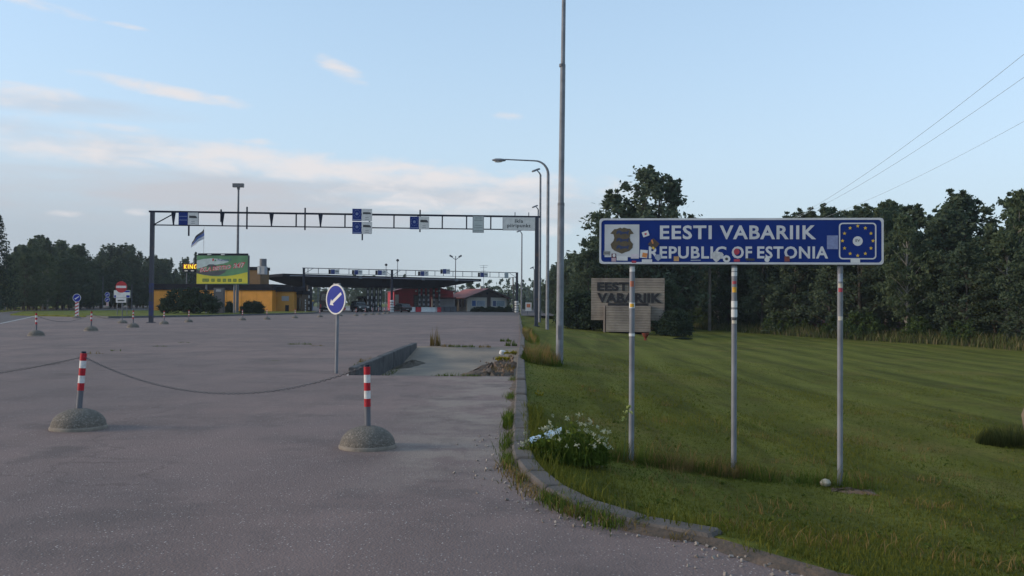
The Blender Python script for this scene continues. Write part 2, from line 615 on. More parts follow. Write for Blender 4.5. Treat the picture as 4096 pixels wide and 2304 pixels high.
    def build(s, name, m, parent=None, smooth=False, loc=None):
        me = bpy.data.meshes.new(name)
        me.from_pydata(s.v, [], s.f)
        me.update()
        import bmesh
        bm = bmesh.new()
        bm.from_mesh(me)
        bmesh.ops.recalc_face_normals(bm, faces=bm.faces)
        bm.to_mesh(me)
        bm.free()
        if smooth:
            me.polygons.foreach_set('use_smooth', [True] * len(me.polygons))
            try:
                me.set_sharp_from_angle(angle=R(40))
            except Exception:
                pass
        me.materials.append(m)
        o = bpy.data.objects.new(name, me)
        col.objects.link(o)
        if parent is not None:
            o.parent = parent
        if loc is not None:
            o.location = loc
        return o


def tag(o, label=None, cat=None, group=None, kind=None):
    for k, v in (('label', label), ('category', cat), ('group', group), ('kind', kind)):
        if v:
            o[k] = v
    return o


def thing(name, label, cat, loc=(0, 0, 0), rz=0.0, group=None):
    o = bpy.data.objects.new(name, None)
    col.objects.link(o)
    o.empty_display_size = .1
    o.location = loc
    o.rotation_euler = (0, 0, rz)
    return tag(o, label, cat, group)


def copy_tree(o, parent=None):
    c = o.copy()
    col.objects.link(c)
    c.parent = parent
    for ch in list(o.children):
        copy_tree(ch, c)
    return c


def rect(x0, x1, z0, z1):
    return [(x0, z0), (x1, z0), (x1, z1), (x0, z1)]


def rrect(x0, x1, z0, z1, r, n=5):
    p = []
    for (cx, cz, a0) in ((x1 - r, z1 - r, 0), (x0 + r, z1 - r, 90), (x0 + r, z0 + r, 180), (x1 - r, z0 + r, 270)):
        for i in range(n + 1):
            t = R(a0 + 90 * i / n)
            p.append((cx + r * math.cos(t), cz + r * math.sin(t)))
    return p


def circ(cx, cz, r, n=24, rz=None):
    rz = r if rz is None else rz
    return [(cx + r * math.cos(2 * math.pi * i / n), cz + rz * math.sin(2 * math.pi * i / n)) for i in range(n)]


def frame(mb, outer, inner, y, t):               # ring between two polygons of the same count
    n = len(outer)
    vs = [(p[0], y, p[1]) for p in outer] + [(p[0], y, p[1]) for p in inner] + \
         [(p[0], y - t, p[1]) for p in outer] + [(p[0], y - t, p[1]) for p in inner]
    fs = []
    for i in range(n):
        j = (i + 1) % n
        fs += [(2 * n + i, 2 * n + j, 3 * n + j, 3 * n + i), (i, j, 2 * n + j, 2 * n + i), (n + i, 3 * n + i, 3 * n + j, n + j)]
    return mb.add(vs, fs)


def text(name, body, m, parent, x0, x1, z0, z1, y, bold=.02, spacing=1.0, thick=.0015, shear=0.0, keep=False):
    """lettering filling the box x0..x1, z0..z1, facing -Y"""
    cu = bpy.data.curves.new(name, 'FONT')
    cu.body = body
    cu.size = 1.0
    cu.offset = bold
    cu.space_character = spacing
    cu.shear = shear
    cu.resolution_u = 3
    cu.extrude = 0.01
    cu.align_x = 'LEFT'
    ob = bpy.data.objects.new(name + '_curve', cu)
    col.objects.link(ob)
    dg = bpy.context.evaluated_depsgraph_get()
    me = bpy.data.meshes.new_from_object(ob.evaluated_get(dg))
    bpy.data.objects.remove(ob)
    bpy.data.curves.remove(cu)
    n = len(me.vertices)
    a = np.empty(n * 3, np.float32)
    me.vertices.foreach_get('co', a)
    a = a.reshape(-1, 3)
    lo, hi = a.min(0), a.max(0)
    out = np.empty_like(a)
    out[:, 0] = x0 + (a[:, 0] - lo[0]) / (hi[0] - lo[0]) * (x1 - x0)
    out[:, 2] = z0 + (a[:, 1] - lo[1]) / (hi[1] - lo[1]) * (z1 - z0)
    out[:, 1] = y - (a[:, 2] - lo[2]) / max(1e-6, hi[2] - lo[2]) * thick
    me.vertices.foreach_set('co', out.ravel())
    me.update()
    me.name = name
    me.materials.clear()
    me.materials.append(m)
    o = bpy.data.objects.new(name, me)
    col.objects.link(o)
    o.parent = parent
    return o


def np_mesh(name, verts, nper, m, tint=None, parent=None, quads=True):
    """verts (k*nper, 3): k separate faces of nper corners; tint (k,) 0..1"""
    k = len(verts) // nper
    me = bpy.data.meshes.new(name)
    me.vertices.add(len(verts))
    me.vertices.foreach_set('co', np.ascontiguousarray(verts, np.float32).ravel())
    me.loops.add(len(verts))
    me.loops.foreach_set('vertex_index', np.arange(len(verts), dtype=np.int32))
    me.polygons.add(k)
    me.polygons.foreach_set('loop_start', np.arange(0, len(verts), nper, dtype=np.int32))
    me.update(calc_edges=True)
    if tint is not None:
        at_ = me.attributes.new('tint', 'FLOAT', 'FACE')
        at_.data.foreach_set('value', np.ascontiguousarray(tint, np.float32))
    me.materials.append(m)
    o = bpy.data.objects.new(name, me)
    col.objects.link(o)
    if parent is not None:
        o.parent = parent
    return o


# ================================================================== GROUND
KP = [(60, -12), (20, -1.2), (8, 2.3), (4.2, 3.75), (2.9, 4.45), (1.93, 5.2), (1.62, 5.62), (1.36, 6.0), (1.07, 6.2), (.82, 6.43), (.54, 6.8),
      (.27, 7.44), (.12, 8.07), (0.02, 8.86), (0.02, 10.0), (.12, 21.4), (.40, 41), (.62, 75), (.85, 113), (1.4, 180), (2.5, 300), (12, 1500)]
_ky = np.array([p[1] for p in KP], float)
_kx = np.array([p[0] for p in KP], float)


def kx(y):
    return float(np.interp(y, _ky, _kx))


_dense = []
for i in range(len(KP) - 1):
    a, b = np.array(KP[i]), np.array(KP[i + 1])
    n = max(2, int(min(60, np.hypot(*(b - a)) / .25)))
    for t in np.linspace(0, 1, n, endpoint=False):
        _dense.append(a + (b - a) * t)
_dense = np.array(_dense)


def lawn_z(x, y):
    if y > 60:
        s = max(0.0, x - kx(y))
    else:
        s = float(np.min(np.hypot(_dense[:, 0] - x, _dense[:, 1] - y)))
    z = 0.06 * min(1.0, max(0.03, (y - 5.3) / 1.0 + .5 * s)) - 1.1 * (1 - math.exp(-s / 7.0))
    return z + .025 * math.sin(x * .9 + y * .37) * min(1, s / 2) + .03 * math.sin(x * .31 - y * .21) * min(1, s / 3)


def make_ground():
    ys = list(np.arange(-12, 3, 1.0)) + list(np.arange(3, 13, .2)) + list(np.arange(13, 30, .6)) + list(np.arange(30, 120, 2.5)) + \
        [125, 140, 160, 200, 260, 360, 520, 800, 1200, 1900]
    offs = [-.09, -.05, .1, .25, .45, .7, 1, 1.4, 1.8, 2.3, 2.9, 3.6, 4.4, 5.4, 6.6, 8, 10, 12.5, 16, 20, 26, 34, 45, 60, 90, 150, 300, 700, 1800]
    vs, fs = [], []
    for y in ys:
        for o in offs:
            x = kx(y) + (o if o > 0 or y < 5.7 else .05 + .3 * (o + .09))
            vs.append((x, y, lawn_z(x, y) if o > -.08 else -.12))
    k = len(offs)
    for j in range(len(ys) - 1):
        for i in range(k - 1):
            fs.append((j * k + i, j * k + i + 1, j * k + k + i + 1, j * k + k + i))
    mb = MB()
    mb.v, mb.f = vs, fs
    o = mb.build('lawn', GRASS, smooth=True)
    tag(o, kind='structure')
    # land on the left and beyond
    g = MB()
    for (x0, x1, y0, y1) in ((-1900, -4.3, -60, 1900), (-4.3, None, 33.4, 1900), (-4.3, None, -60, 18.6)):
        yy = sorted(set([y0, y1] + [p[1] for p in KP if y0 < p[1] < y1]))
        for a, b in zip(yy[:-1], yy[1:]):
            xa, xb = (x1, x1) if x1 is not None else (kx(a), kx(b))
            g.add([(x0, a, -.06), (xa, a, -.06), (xb, b, -.06), (x0, b, -.06)], [(0, 1, 2, 3)])
    tag(g.build('ground', GRASS2), kind='structure')


make_ground()


def sheet(name, poly, z, m, kind='structure'):
    mb = MB()
    mb.add([(p[0], p[1], z) for p in poly], [tuple(range(len(poly)))])
    return tag(mb.build(name, m), kind=kind)


def make_yard():
    mb = MB()
    # left of the sunken bay, right of it, in front, behind
    WX = -3.62

    def quad(x0, x1, y0, y1):
        mb.add([(x0, y0, 0), (x1, y0, 0), (x1, y1, 0), (x0, y1, 0)], [(0, 1, 2, 3)])
    quad(-260, WX, -40, 118)

    def strip(y0, y1):
        yy = sorted(set([y0, y1] + [p[1] for p in KP if y0 < p[1] < y1]))
        for a, b in zip(yy[:-1], yy[1:]):
            mb.add([(WX, a, 0), (kx(a) + .06, a, 0), (kx(b) + .06, b, 0), (WX, b, 0)], [(0, 1, 2, 3)])
    strip(-40, 19.5)
    strip(32.8, 118)
    o = mb.build('asphalt_yard', ASPH)
    tag(o, kind='structure')
    sheet('apron', [(-70, 117.9), (6, 117.9), (9, 330), (-110, 330)], .004, ASPH2)  # darker asphalt, its tone also standing in for the shadow under the canopy


make_yard()

# main road on the left, its markings, verge
near = [(-14, 8), (-22, 30), (-35, 61), (-49.6, 93), (-62, 125), (-70, 152), (-84, 200), (-120, 300)]
far = [(-21, 8), (-30, 30), (-44, 61), (-58, 98), (-75, 137), (-84, 160), (-100, 205), (-138, 300)]


def make_road():
    mb = MB()
    for i in range(len(near) - 1):
        mb.add([(*far[i], .006), (*near[i], .006), (*near[i + 1], .006), (*far[i + 1], .006)], [(0, 1, 2, 3)])
    tag(mb.build('road', ASPH2), kind='structure')
    mk = mat('worn_road_paint', (.34, .33, .33), .8, 0, .1, 3, c2=(.14, .13, .13), lo=.3, hi=.55)
    for pl, w in ((near, .15), (far, .15)):
        mb = MB()
        for i in range(1, len(pl) - 1):
            a, b = pl[i], pl[i + 1]
            mb.add([(a[0] - w, a[1], .011), (a[0] + w, a[1], .011), (b[0] + w, b[1], .011), (b[0] - w, b[1], .011)], [(0, 1, 2, 3)])
        tag(mb.build('road_marking', mk), kind='structure')
    a, b = gp(-20, 342.5), gp(150, 327)
    mk2 = mat('faded_line_paint', (.22, .21, .22), .8, 0, .1, 3, c2=(.13, .115, .12), lo=.4, hi=.6)
    mb = MB()
    mb.add([(a.x, a.y - .1, .004), (b.x, b.y - .1, .004), (b.x, b.y + .1, .004), (a.x, a.y + .1, .004)], [(0, 1, 2, 3)])
    tag(mb.build('road_marking', mk2), kind='structure')
    mb = MB()
    for i in range(len(far) - 1):
        mb.add([(far[i][0] - 700, far[i][1], .5), (far[i][0] - 25, far[i][1], .5), (far[i][0] - .5, far[i][1], .02),
                (far[i + 1][0] - .5, far[i + 1][1], .02), (far[i + 1][0] - 25, far[i + 1][1], .5), (far[i + 1][0] - 700, far[i + 1][1], .5)],
               [(0, 1, 4, 5), (1, 2, 3, 4)])
    tag(mb.build('verge', GRASS2), kind='structure')


make_road()


def make_kerb():
    root = bpy.data.objects.new('kerb', None)
    col.objects.link(root)
    tag(root, kind='structure')
    pts = []
    ln = [0.0]
    src = [np.array(p) for p in KP if 6.0 <= p[1] <= 180]
    for a, b in zip(src[:-1], src[1:]):
        ln.append(ln[-1] + np.hypot(*(b - a)))
    src = np.array(src)

    def P(s):
        return np.array([np.interp(s, ln, src[:, 0]), np.interp(s, ln, src[:, 1])])
    m = mat('kerb_concrete', (.135, .115, .105), .95, 0, .3, 2.5, .6, 50, c2=(.075, .064, .057))
    s = 0.0
    i = 0
    while s < ln[-1] - .5:
        L_ = (.62 if s < 4.2 else 1.0) if s < 60 else 12.0
        L_ = min(L_, ln[-1] - s)
        a, b = P(s), P(s + L_ - .012)
        d = b - a
        nrm = np.array([d[1], -d[0]]) / np.hypot(*d)          # towards the lawn
        c = (a + b) / 2 + nrm * .1
        h = .09 if s > .7 else .065
        jz = random.uniform(-.02, .014)
        mb = MB().bbox((0, 0, 0), (np.hypot(*d), .2, .36), .022)
        o = mb.build('kerb_stone', m, root)
        o.location = (c[0], c[1], h - .18 + jz)
        o.rotation_euler = (R(random.uniform(-3, 3)), R(random.uniform(-1.2, 1.2)), math.atan2(d[1], d[0]) + R(random.uniform(-.8, .8)))
        s += L_
        i += 1


make_kerb()


def make_bay():
    # sunken concrete bay with a ramp at its far end
    prof = [(19.5, 0.0), (19.52, -.33), (28.6, -.33), (32.75, -.02), (32.8, 0)]
    mb = MB()
    nx = 10
    vs, fs = [], []
    for (y, z) in prof:
        for i in range(nx + 1):
            x1 = kx(y) + .05
            vs.append((-3.5 + (x1 + 3.5) * i / nx, y, z))
    for j in range(len(prof) - 1):
        for i in range(nx):
            fs.append((j * (nx + 1) + i, j * (nx + 1) + i + 1, (j + 1) * (nx + 1) + i + 1, (j + 1) * (nx + 1) + i))
    mb.v, mb.f = vs, fs
    m = mat('bay_concrete', (.27, .205, .15), .9, 0, .2, .6, .3, 30, c2=(.14, .118, .098))
    tag(mb.build('concrete_slab', m), kind='structure')
    w = thing('retaining_wall', 'low stained concrete retaining kerb along the sunken concrete bay', 'wall', (-3.56, 26.2, 0))
    mw = mat('stained_concrete', (.080, .078, .080), .9, 0, .3, 2.6, .5, 22, c2=(.034, .034, .037))
    y = -6.3
    while y < 6.2:
        l = 2.1
        MB().bbox((random.uniform(-.008, .008), y + l / 2, -.1 + random.uniform(-.012, .012)), (.18, l - .014, .5), .02).build('wall_block', mw, w)
        y += l


make_bay()


# grassy island in front of the restaurant
def make_island():
    pts = [gp(88, 317.2), gp(110, 318.2), gp(137, 317.8), gp(200, 316.6), gp(260, 315.2), gp(300, 314.0), gp(316, 313.3), gp(318, 312.4)]
    pts = [(p.x, p.y) for p in pts] + [(-40, 146), (-62, 138), (-66, 120), (-52, 92)]
    top = .13
    mb = MB().prism(pts, lambda a, b, w: (a, b, w), top)
    tag(mb.build('grass_island', GRASS2), kind='structure')
    # kerb round its front
    kb = MB()
    for a, b in zip(pts[:7], pts[1:8]):
        kb.bar((a[0], a[1] - .12, .08), (b[0], b[1] - .12, .08), .2, .2)
    tag(kb.build('kerb', mat('island_kerb', (.10, .10, .105), .9, 0, .3, 3)), kind='structure')


make_island()


# ================================================================== MAIN BORDER SIGN
def make_border_sign():
    A = at(599.4, 240, 10.05)
    B = at(883.3, 240, 9.76)
    rz = math.atan2(B.y - A.y, B.x - A.x)
    base = Vector(((A.x + B.x) / 2, (A.y + B.y) / 2, 0))
    base.z = lawn_z(base.x, base.y)
    t = thing('border_sign', 'long blue country border sign covered in stickers on three steel posts', 'sign', base, rz)
    W = (B - A).xy.length

    def q(u, v):                  # local x, z
        s, z = onp(u, v, A, B)
        return s - W / 2, z - base.z
    x0, z1 = q(599.4, 218.0)
    x1, _ = q(883.3, 218)
    _, z0 = q(740, 264.3)
    _, z1 = q(740, 218.2)
    y = 0.0
    MB().plate(rrect(x0, x1, z0, z1, .035), y, .012).build('panel', BLUES, t)
    # bent rim of the panel
    fr = MB()
    frame(fr, rrect(x0, x1, z0, z1, .035), rrect(x0 + .022, x1 - .022, z0 + .022, z1 - .022, .04), y - .012, .003)
    fr.build('border', mat('retro_white', (.50, .52, .55), .5, 0, .1, 5), t)
    SW = MATS['retro_white']
    MB().box(((x0 + x1) / 2, .03, z0 + .008), (x1 - x0 - .1, .05, .03)).build('rail', GALV, t)
    MB().box(((x0 + x1) / 2, .03, z1 - .05), (x1 - x0 - .1, .05, .03)).build('rail', GALV, t)
    f = y - .0125
    a = q(604.7, 224.6)
    b = q(639.2, 257.2)
    MB().plate(rect(a[0], b[0], b[1], a[1]), f, .002).build('white_field', mat('crest_field', (.46, .48, .50), .5, 0, .1, 5), t)
    # shield outline (in sign pixels of the crop)
    raw = [(330, 480), (430, 370), (500, 362), (590, 325), (628, 350), (680, 325), (760, 350), (840, 355), (935, 485), (845, 500), (830, 590), (850, 670),
           (915, 750), (900, 850), (820, 930), (720, 960), (625, 1000), (530, 960), (440, 925), (365, 860), (335, 755), (410, 670), (432, 590), (410, 500)]
    sh = [q(597.5 + p[0] * .0388, 215 + p[1] * .0388) for p in raw]
    MB().plate(sh, f - .002, .0015).build('shield', mat('shield_gold', (.085, .065, .035), .6, 0, .2, 30), t)
    lion = [(500, 420), (560, 395), (600, 420), (660, 440), (760, 430), (800, 400), (815, 430), (790, 470), (800, 510), (760, 505), (740, 480), (650, 490),
            (610, 510), (570, 505), (580, 470), (540, 470), (505, 500), (480, 490)]
    for dy in (0, 190, 375):
        pl = [q(597.5 + p[0] * .0388, 215 + (p[1] + dy) * .0388) for p in lion]
        MB().plate(pl, f - .0035, .001).build('lion', mat('lion_blue', (.022, .036, .10), .6, 0, .2, 30), t)
    for body, (u0, v0, u1, v1), sp in (('EESTI', (659.8, 225.4, 711.6, 239.4), 1.12), ('VABARIIK', (719.6, 225.4, 815.8, 239.4), 1.12),
                                       ('REPUBLIC', (648.7, 246.4, 726.2, 258.6), 1.1), ('OF', (731.6, 246.4, 751.8, 258.6), 1.1), ('ESTONIA', (757, 246.4, 827.8, 258.6), 1.1)):
        p0, p1 = q(u0, v1), q(u1, v0)
        text('lettering', body, SW, t, p0[0], p1[0], p0[1], p1[1], f, .026, sp, .002)
    # union panel
    p0, p1 = q(838.6, 259.4), q(876, 222.8)
    fr = MB()
    frame(fr, rrect(p0[0], p1[0], p0[1], p1[1], .04), rrect(p0[0] + .014, p1[0] - .014, p0[1] + .014, p1[1] - .014, .03), f, .002)
    fr.build('border', SW, t)
    c = q(857.4, 240.9)
    for i in range(12):
        an = math.pi / 2 + i * math.pi / 6
        cx, cz = c[0] + .163 * math.cos(an), c[1] + .163 * math.sin(an)
        st = []
        for k in range(10):
            r = .021 if k % 2 == 0 else .009
            st.append((cx + r * math.cos(math.pi / 2 + k * math.pi / 5), cz + r * math.sin(math.pi / 2 + k * math.pi / 5)))
        MB().plate(st, f, .0015).build('star', YELL, t)
    MB().plate(circ(c[0], c[1] - .003, .053), f, .0015).build('sticker', mat('sticker_white', (.55, .57, .58), .5, 0, .08, 9), t)
    text('lettering', 'EV', DARK, t, c[0] - .024, c[0] + .024, c[1] - .012, c[1] + .018, f - .0015, .01, 1, .001)

    def stick(uvs, colr, dy=.0025, nm='sticker'):
        MB().plate([q(*p) for p in uvs], f - dy, .0008).build(nm, colr, t)

    def sq(u0, u1, v0, v1, colr, rot=0, dy=.0025):
        cu, cv = (u0 + u1) / 2, (v0 + v1) / 2
        pts = []
        for (a_, b_) in ((u0, v1), (u1, v1), (u1, v0), (u0, v0)):
            da, db = a_ - cu, b_ - cv
            pts.append((cu + da * math.cos(rot) - db * math.sin(rot), cv + da * math.sin(rot) + db * math.cos(rot)))
        stick(pts, colr, dy)
    SWH = MATS['sticker_white']
    PINK = mat('sticker_pink', (.42, .30, .34), .5, 0, .2, 40)
    ORNG = mat('sticker_orange', (.50, .20, .06), .5, 0, .2, 40)
    BRN = mat('sticker_brown', (.07, .045, .03), .5, 0, .3, 30)
    RSP = mat('sticker_red', (.36, .035, .06), .5, 0, .2, 30)
    GRB = mat('sticker_greyblue', (.26, .30, .38), .5, 0, .2, 30)
    sq(642.3, 648.8, 231.4, 236.6, SWH, -.35)
    sq(644.4, 646.6, 233.2, 235, RSP, -.35, .0035)
    sq(649.5, 657.8, 240, 248.2, BRN, .75)
    stick([(650.8, 240.5), (652.2, 239.3), (653.6, 243.5), (652.3, 244)], ORNG, .0035)
    stick([(651.8, 247), (653.6, 246.8), (655, 249.2), (652.9, 249.6)], YELL, .0035)
    sq(640, 647.4, 250, 258, SWH, .08)
    sq(642.2, 647, 253, 257.4, ORNG, .2, .0035)
    sq(603.5, 610.2, 251, 255.4, mat('sticker_grey', (.22, .23, .23), .6, 0, .4, 40), .1)
    stick([(604.6, 252.6), (608.8, 252.9), (608.6, 253.7), (604.6, 253.4)], DARK, .0035)
    sq(611.4, 616.2, 253.6, 258, mat('sticker_maroon', (.10, .03, .05), .6, 0, .3, 30))
    stick([(614 + 1.4 * math.cos(k * .7854), 255.5 + 1.8 * math.sin(k * .7854)) for k in range(8)][::-1], SWH, .0035)
    sq(611.4, 616, 258, 261.6, PINK)
    sq(616.6, 627.6, 256.4, 260.6, SWH, .02)
    sq(630.8, 638.8, 253.9, 258.6, mat('sticker_lilac', (.50, .46, .52), .5, 0, .1, 30))
    sq(631.6, 636.2, 260.8, 263, RSP, .05)
    sq(641.8, 652, 259.4, 262.8, SWH)
    stick([(655, 254.6), (660.8, 254.6), (661, 258.6), (658, 261.2), (654.8, 258.4)], GRB)
    sq(673.6, 678.8, 256.4, 261.2, mat('sticker_tan', (.42, .25, .11), .5, 0, .2, 30))
    sq(690.5, 700.5, 259.8, 260.9, GRB)
    stick([(711, 254.3), (714.6, 251.2), (722, 252.6), (723.6, 255.2), (718.4, 260.6), (716, 262.6), (712.6, 259)], mat('sticker_torn', (.45, .46, .47), .6, 0, .25, 30))
    stick([(726.4 + 3.7 * math.cos(k * .4488), 259 + 3.6 * math.sin(k * .4488)) for k in range(14)][::-1], SWH)
    stick([(726.4 + 1.6 * math.cos(k * .7854), 259 + 1.5 * math.sin(k * .7854)) for k in range(8)][::-1], DARK, .0035)
    stick([(736.4 + 2.9 * math.cos(k * .5236), 251.7 + 3.2 * math.sin(k * .5236)) for k in range(12)][::-1], RSP)
    sq(733.6, 739.6, 259.3, 261.7, RSP)
    sq(745.6, 754.4, 258.4, 260.6, DARK, .03)
    stick([(766.8 + 2.6 * math.cos(k * .5236), 259.6 + 2.6 * math.sin(k * .5236)) for k in range(12)][::-1], SWH)
    sq(784.2, 789.4, 256.4, 261.6, mat('sticker_rust', (.16, .045, .04), .6, 0, .4, 30))
    sq(826.6, 837.6, 235.6, 249.2, mat('sticker_paleblue', (.17, .21, .38), .5, 0, .15, 40))
    sq(850.2, 859.6, 259.0, 262.6, SWH)
    # posts
    for i, (u, vb) in enumerate(((632.4, 456.0), (735.0, 471), (841.4, 480))):
        lx, _ = q(u, 265)
        wx = base.x + lx * math.cos(rz) - .05 * math.sin(rz)
        wy = base.y + lx * math.sin(rz) + .05 * math.cos(rz)
        zb = lawn_z(wx, wy) - base.z
        p = MB().cyl((lx, .05, zb - .25), (lx, .05, z1 - .03), .0305, n=16).build('post', GALV, t, True)
        ST = [(266.5, 271.5, SWH), (281, 286.6, mat('sticker_redorange', (.30, .085, .045), .5, 0, .2, 30)), (302.6, 308.2, SWH), (303.6, 307.2, mat('sticker_amber', (.62, .33, .02), .5, 0, .2, 30)),
              (333.6, 336.4, SWH)] if i == 0 else \
             [(267.6, 271, SWH), (272, 276, SWH), (281, 284, RSP), (287, 292.4, MATS['sticker_amber']), (301, 307.4, SWH), (309.5, 317, SWH), (318, 320, DARK), (320.4, 323.6, mat('sticker_cream', (.5, .46, .38), .5, 0, .2, 30))] if i == 1 else \
             [(273.6, 281.5, GRB), (283.4, 287.6, MATS['sticker_cream']), (288, 292, RSP), (316.4, 320.4, MATS['sticker_cream'])]
        for k, (v0, v1, mm) in enumerate(ST):
            zt, zb2 = q(u, v0)[1], q(u, v1)[1]
            rr = .0312 + .0006 * k
            half = MB()
            n = 8
            vs = []
            for j in range(n + 1):
                an = math.pi + math.pi * (j + .3) / (n + .6) if mm is SWH else math.pi * 1.22 + math.pi * .5 * j / n
                vs += [(lx + rr * math.cos(an), .05 + rr * math.sin(an), zb2), (lx + rr * math.cos(an), .05 + rr * math.sin(an), zt)]
            half.add(vs, [(2 * j, 2 * j + 2, 2 * j + 3, 2 * j + 1) for j in range(n)])
            half.build('sticker', mm, p)
    return t


make_border_sign()


# ================================================================== BOLLARDS AND CHAINS
def pebble_mat():
    m = bpy.data.materials.new('exposed_aggregate')
    m.use_nodes = True
    nt = m.node_tree
    L = nt.links.new
    b = nt.nodes['Principled BSDF']
    b.inputs['Roughness'].default_value = .9
    tc = N(nt, 'ShaderNodeTexCoord')
    v = N(nt, 'ShaderNodeTexVoronoi')
    v.inputs['Scale'].default_value = 75
    L(tc.outputs['Object'], v.inputs['Vector'])
    sc = N(nt, 'ShaderNodeSeparateColor')
    L(v.outputs['Color'], sc.inputs[0])
    rp = N(nt, 'ShaderNodeValToRGB')
    rp.color_ramp.elements[0].color = (.085, .07, .056, 1)
    rp.color_ramp.elements[1].color = (.25, .22, .185, 1)
    e = rp.color_ramp.elements.new(.75)
    e.color = (.15, .127, .104, 1)
    L(sc.outputs[0], rp.inputs[0])
    ns = N(nt, 'ShaderNodeTexNoise')
    ns.inputs['Scale'].default_value = 5
    ns.inputs['Detail'].default_value = 5
    L(tc.outputs['Object'], ns.inputs['Vector'])
    mx = N(nt, 'ShaderNodeMix', data_type='RGBA', blend_type='MULTIPLY')
    mx.inputs['Factor'].default_value = .7
    L(rp.outputs[0], mx.inputs['A'])
    L(ns.outputs['Fac'], mx.inputs['B'])
    mul = N(nt, 'ShaderNodeMix', data_type='RGBA', blend_type='ADD')
    mul.inputs['Factor'].default_value = 1.0
    mul.inputs['B'].default_value = (.045, .042, .038, 1)
    L(mx.outputs['Result'], mul.inputs['A'])
    L(mul.outputs['Result'], b.inputs['Base Color'])
    bp = N(nt, 'ShaderNodeBump')
    bp.inputs['Strength'].default_value = .8
    bp.inputs['Distance'].default_value = .01
    iv = M2(nt, 'MULTIPLY', v.outputs['Distance'], -1.0)
    L(iv, bp.inputs['Height'])
    L(bp.outputs[0], b.inputs['Normal'])
    return m


PEBB = pebble_mat()
RIMC = mat('dome_rim', (.21, .18, .15), .9, 0, .25, 8)


def make_bollard(loc, lean=(0, 0), label='', group=None, scale=1.0, post_h=.62):
    t = thing('bollard', label, 'bollard', loc, random.uniform(0, 6), group)
    t.scale = (scale, scale, scale)
    dome = []
    for i in range(11):
        a = math.pi / 2 * i / 10
        dome.append((.302 * math.cos(a) ** .95 if i < 10 else .03, .035 + .205 * math.sin(a)))
    d = MB().lathe(dome, 32).build('concrete_base', PEBB, t, True)
    MB().lathe([(.315, 0), (.315, .028), (.305, .04), (.29, .04)], 32).build('base_rim', RIMC, d, True)
    Rm = Euler((R(lean[0]), R(lean[1]), -t.rotation_euler.z)).to_matrix()
    Rm = Matrix.Rotation(-t.rotation_euler.z, 3, 'Z') @ Euler((R(lean[0]), R(lean[1]), 0)).to_matrix()

    def P(z):
        return Rm @ Vector((0, 0, z)) + Vector((0, 0, .22))
    p = MB().cyl(P(0), P(post_h + .05), .034, n=14).build('post', GALVD, t, True)
    z = post_h + .05 - 5 * .088
    for k in range(5):
        MB().cyl(P(z), P(z + .0875), .0365, n=14).build('band', REDP if k % 2 == 0 else WHITE, t, True)
        z += .088
    MB().cyl(P(z), P(z + .02), .026, n=10).build('cap', STEEL, t, True)
    return t, Vector(loc) + (Euler((R(lean[0]), R(lean[1]), 0)).to_matrix() @ Vector((0, 0, post_h + .06)) + Vector((0, 0, .22))) * 1.0


def chain(p0, p1, sag, label, group=None):
    p0, p1 = Vector(p0), Vector(p1)
    n = 240
    pts = []
    for i in range(n + 1):
        s = i / n
        p = p0.lerp(p1, s)
        p.z -= 4 * sag * s * (1 - s)
        pts.append(p)
    # links: flattened rings set alternately
    length = sum((b - a).length for a, b in zip(pts[:-1], pts[1:]))
    nl = int(length / .034)
    cum = [0]
    for a, b in zip(pts[:-1], pts[1:]):
        cum.append(cum[-1] + (b - a).length)
    arr = np.array(pts)
    mb = MB()
    for k in range(nl):
        s = (k + .5) / nl * length
        c = Vector([np.interp(s, cum, arr[:, j]) for j in range(3)])
        c2 = Vector([np.interp(s + .01, cum, arr[:, j]) for j in range(3)])
        d = (c2 - c).normalized() if (c2 - c).length > 0 else Vector((1, 0, 0))
        side = d.cross(Vector((0, 0, 1))).normalized()
        up = side.cross(d)
        w = side if k % 2 else up
        w2 = up if k % 2 else side
        vs = []
        for a in range(8):
            t = 2 * math.pi * a / 8
            ctr = c + d * .021 * math.cos(t) + w * .011 * math.sin(t)
            out = (d * math.cos(t) + w * math.sin(t))
            for q in range(3):
                tt = 2 * math.pi * q / 3
                vs.append(ctr + out * .0042 * math.cos(tt) + w2 * .0042 * math.sin(tt))
        fs = []
        for a in range(8):
            for q in range(3):
                b2, q2 = (a + 1) % 8, (q + 1) % 3
                fs.append((a * 3 + q, b2 * 3 + q, b2 * 3 + q2, a * 3 + q2))
        mb.add(vs, fs)
    o = mb.build('chain', mat('chain_steel', (.10, .10, .11), .6, .4, .3, 20))
    tag(o, label, 'chain', group)
    return o


near_p = gp(367.5, 447.3)
left_p = gp(78.6, 428.5)
b1, top1 = make_bollard(near_p, (0, -1.2), 'red and white striped bollard on pebble concrete dome before the sunken bay')
b2, top2 = make_bollard(left_p, (0, 4.0), 'leaning striped bollard on pebble concrete dome with chains on both sides', scale=1.06)
b3, top3 = make_bollard((-11.4, 12.2, 0), (0, 0), 'striped bollard on concrete dome at the loose end of the front chain')
chain(top1, top2 * 1.0, .38, 'thin steel chain sagging between the two nearest striped bollards')
chain(top2, top3, .36, 'thin steel chain running from the leaning bollard towards the road')

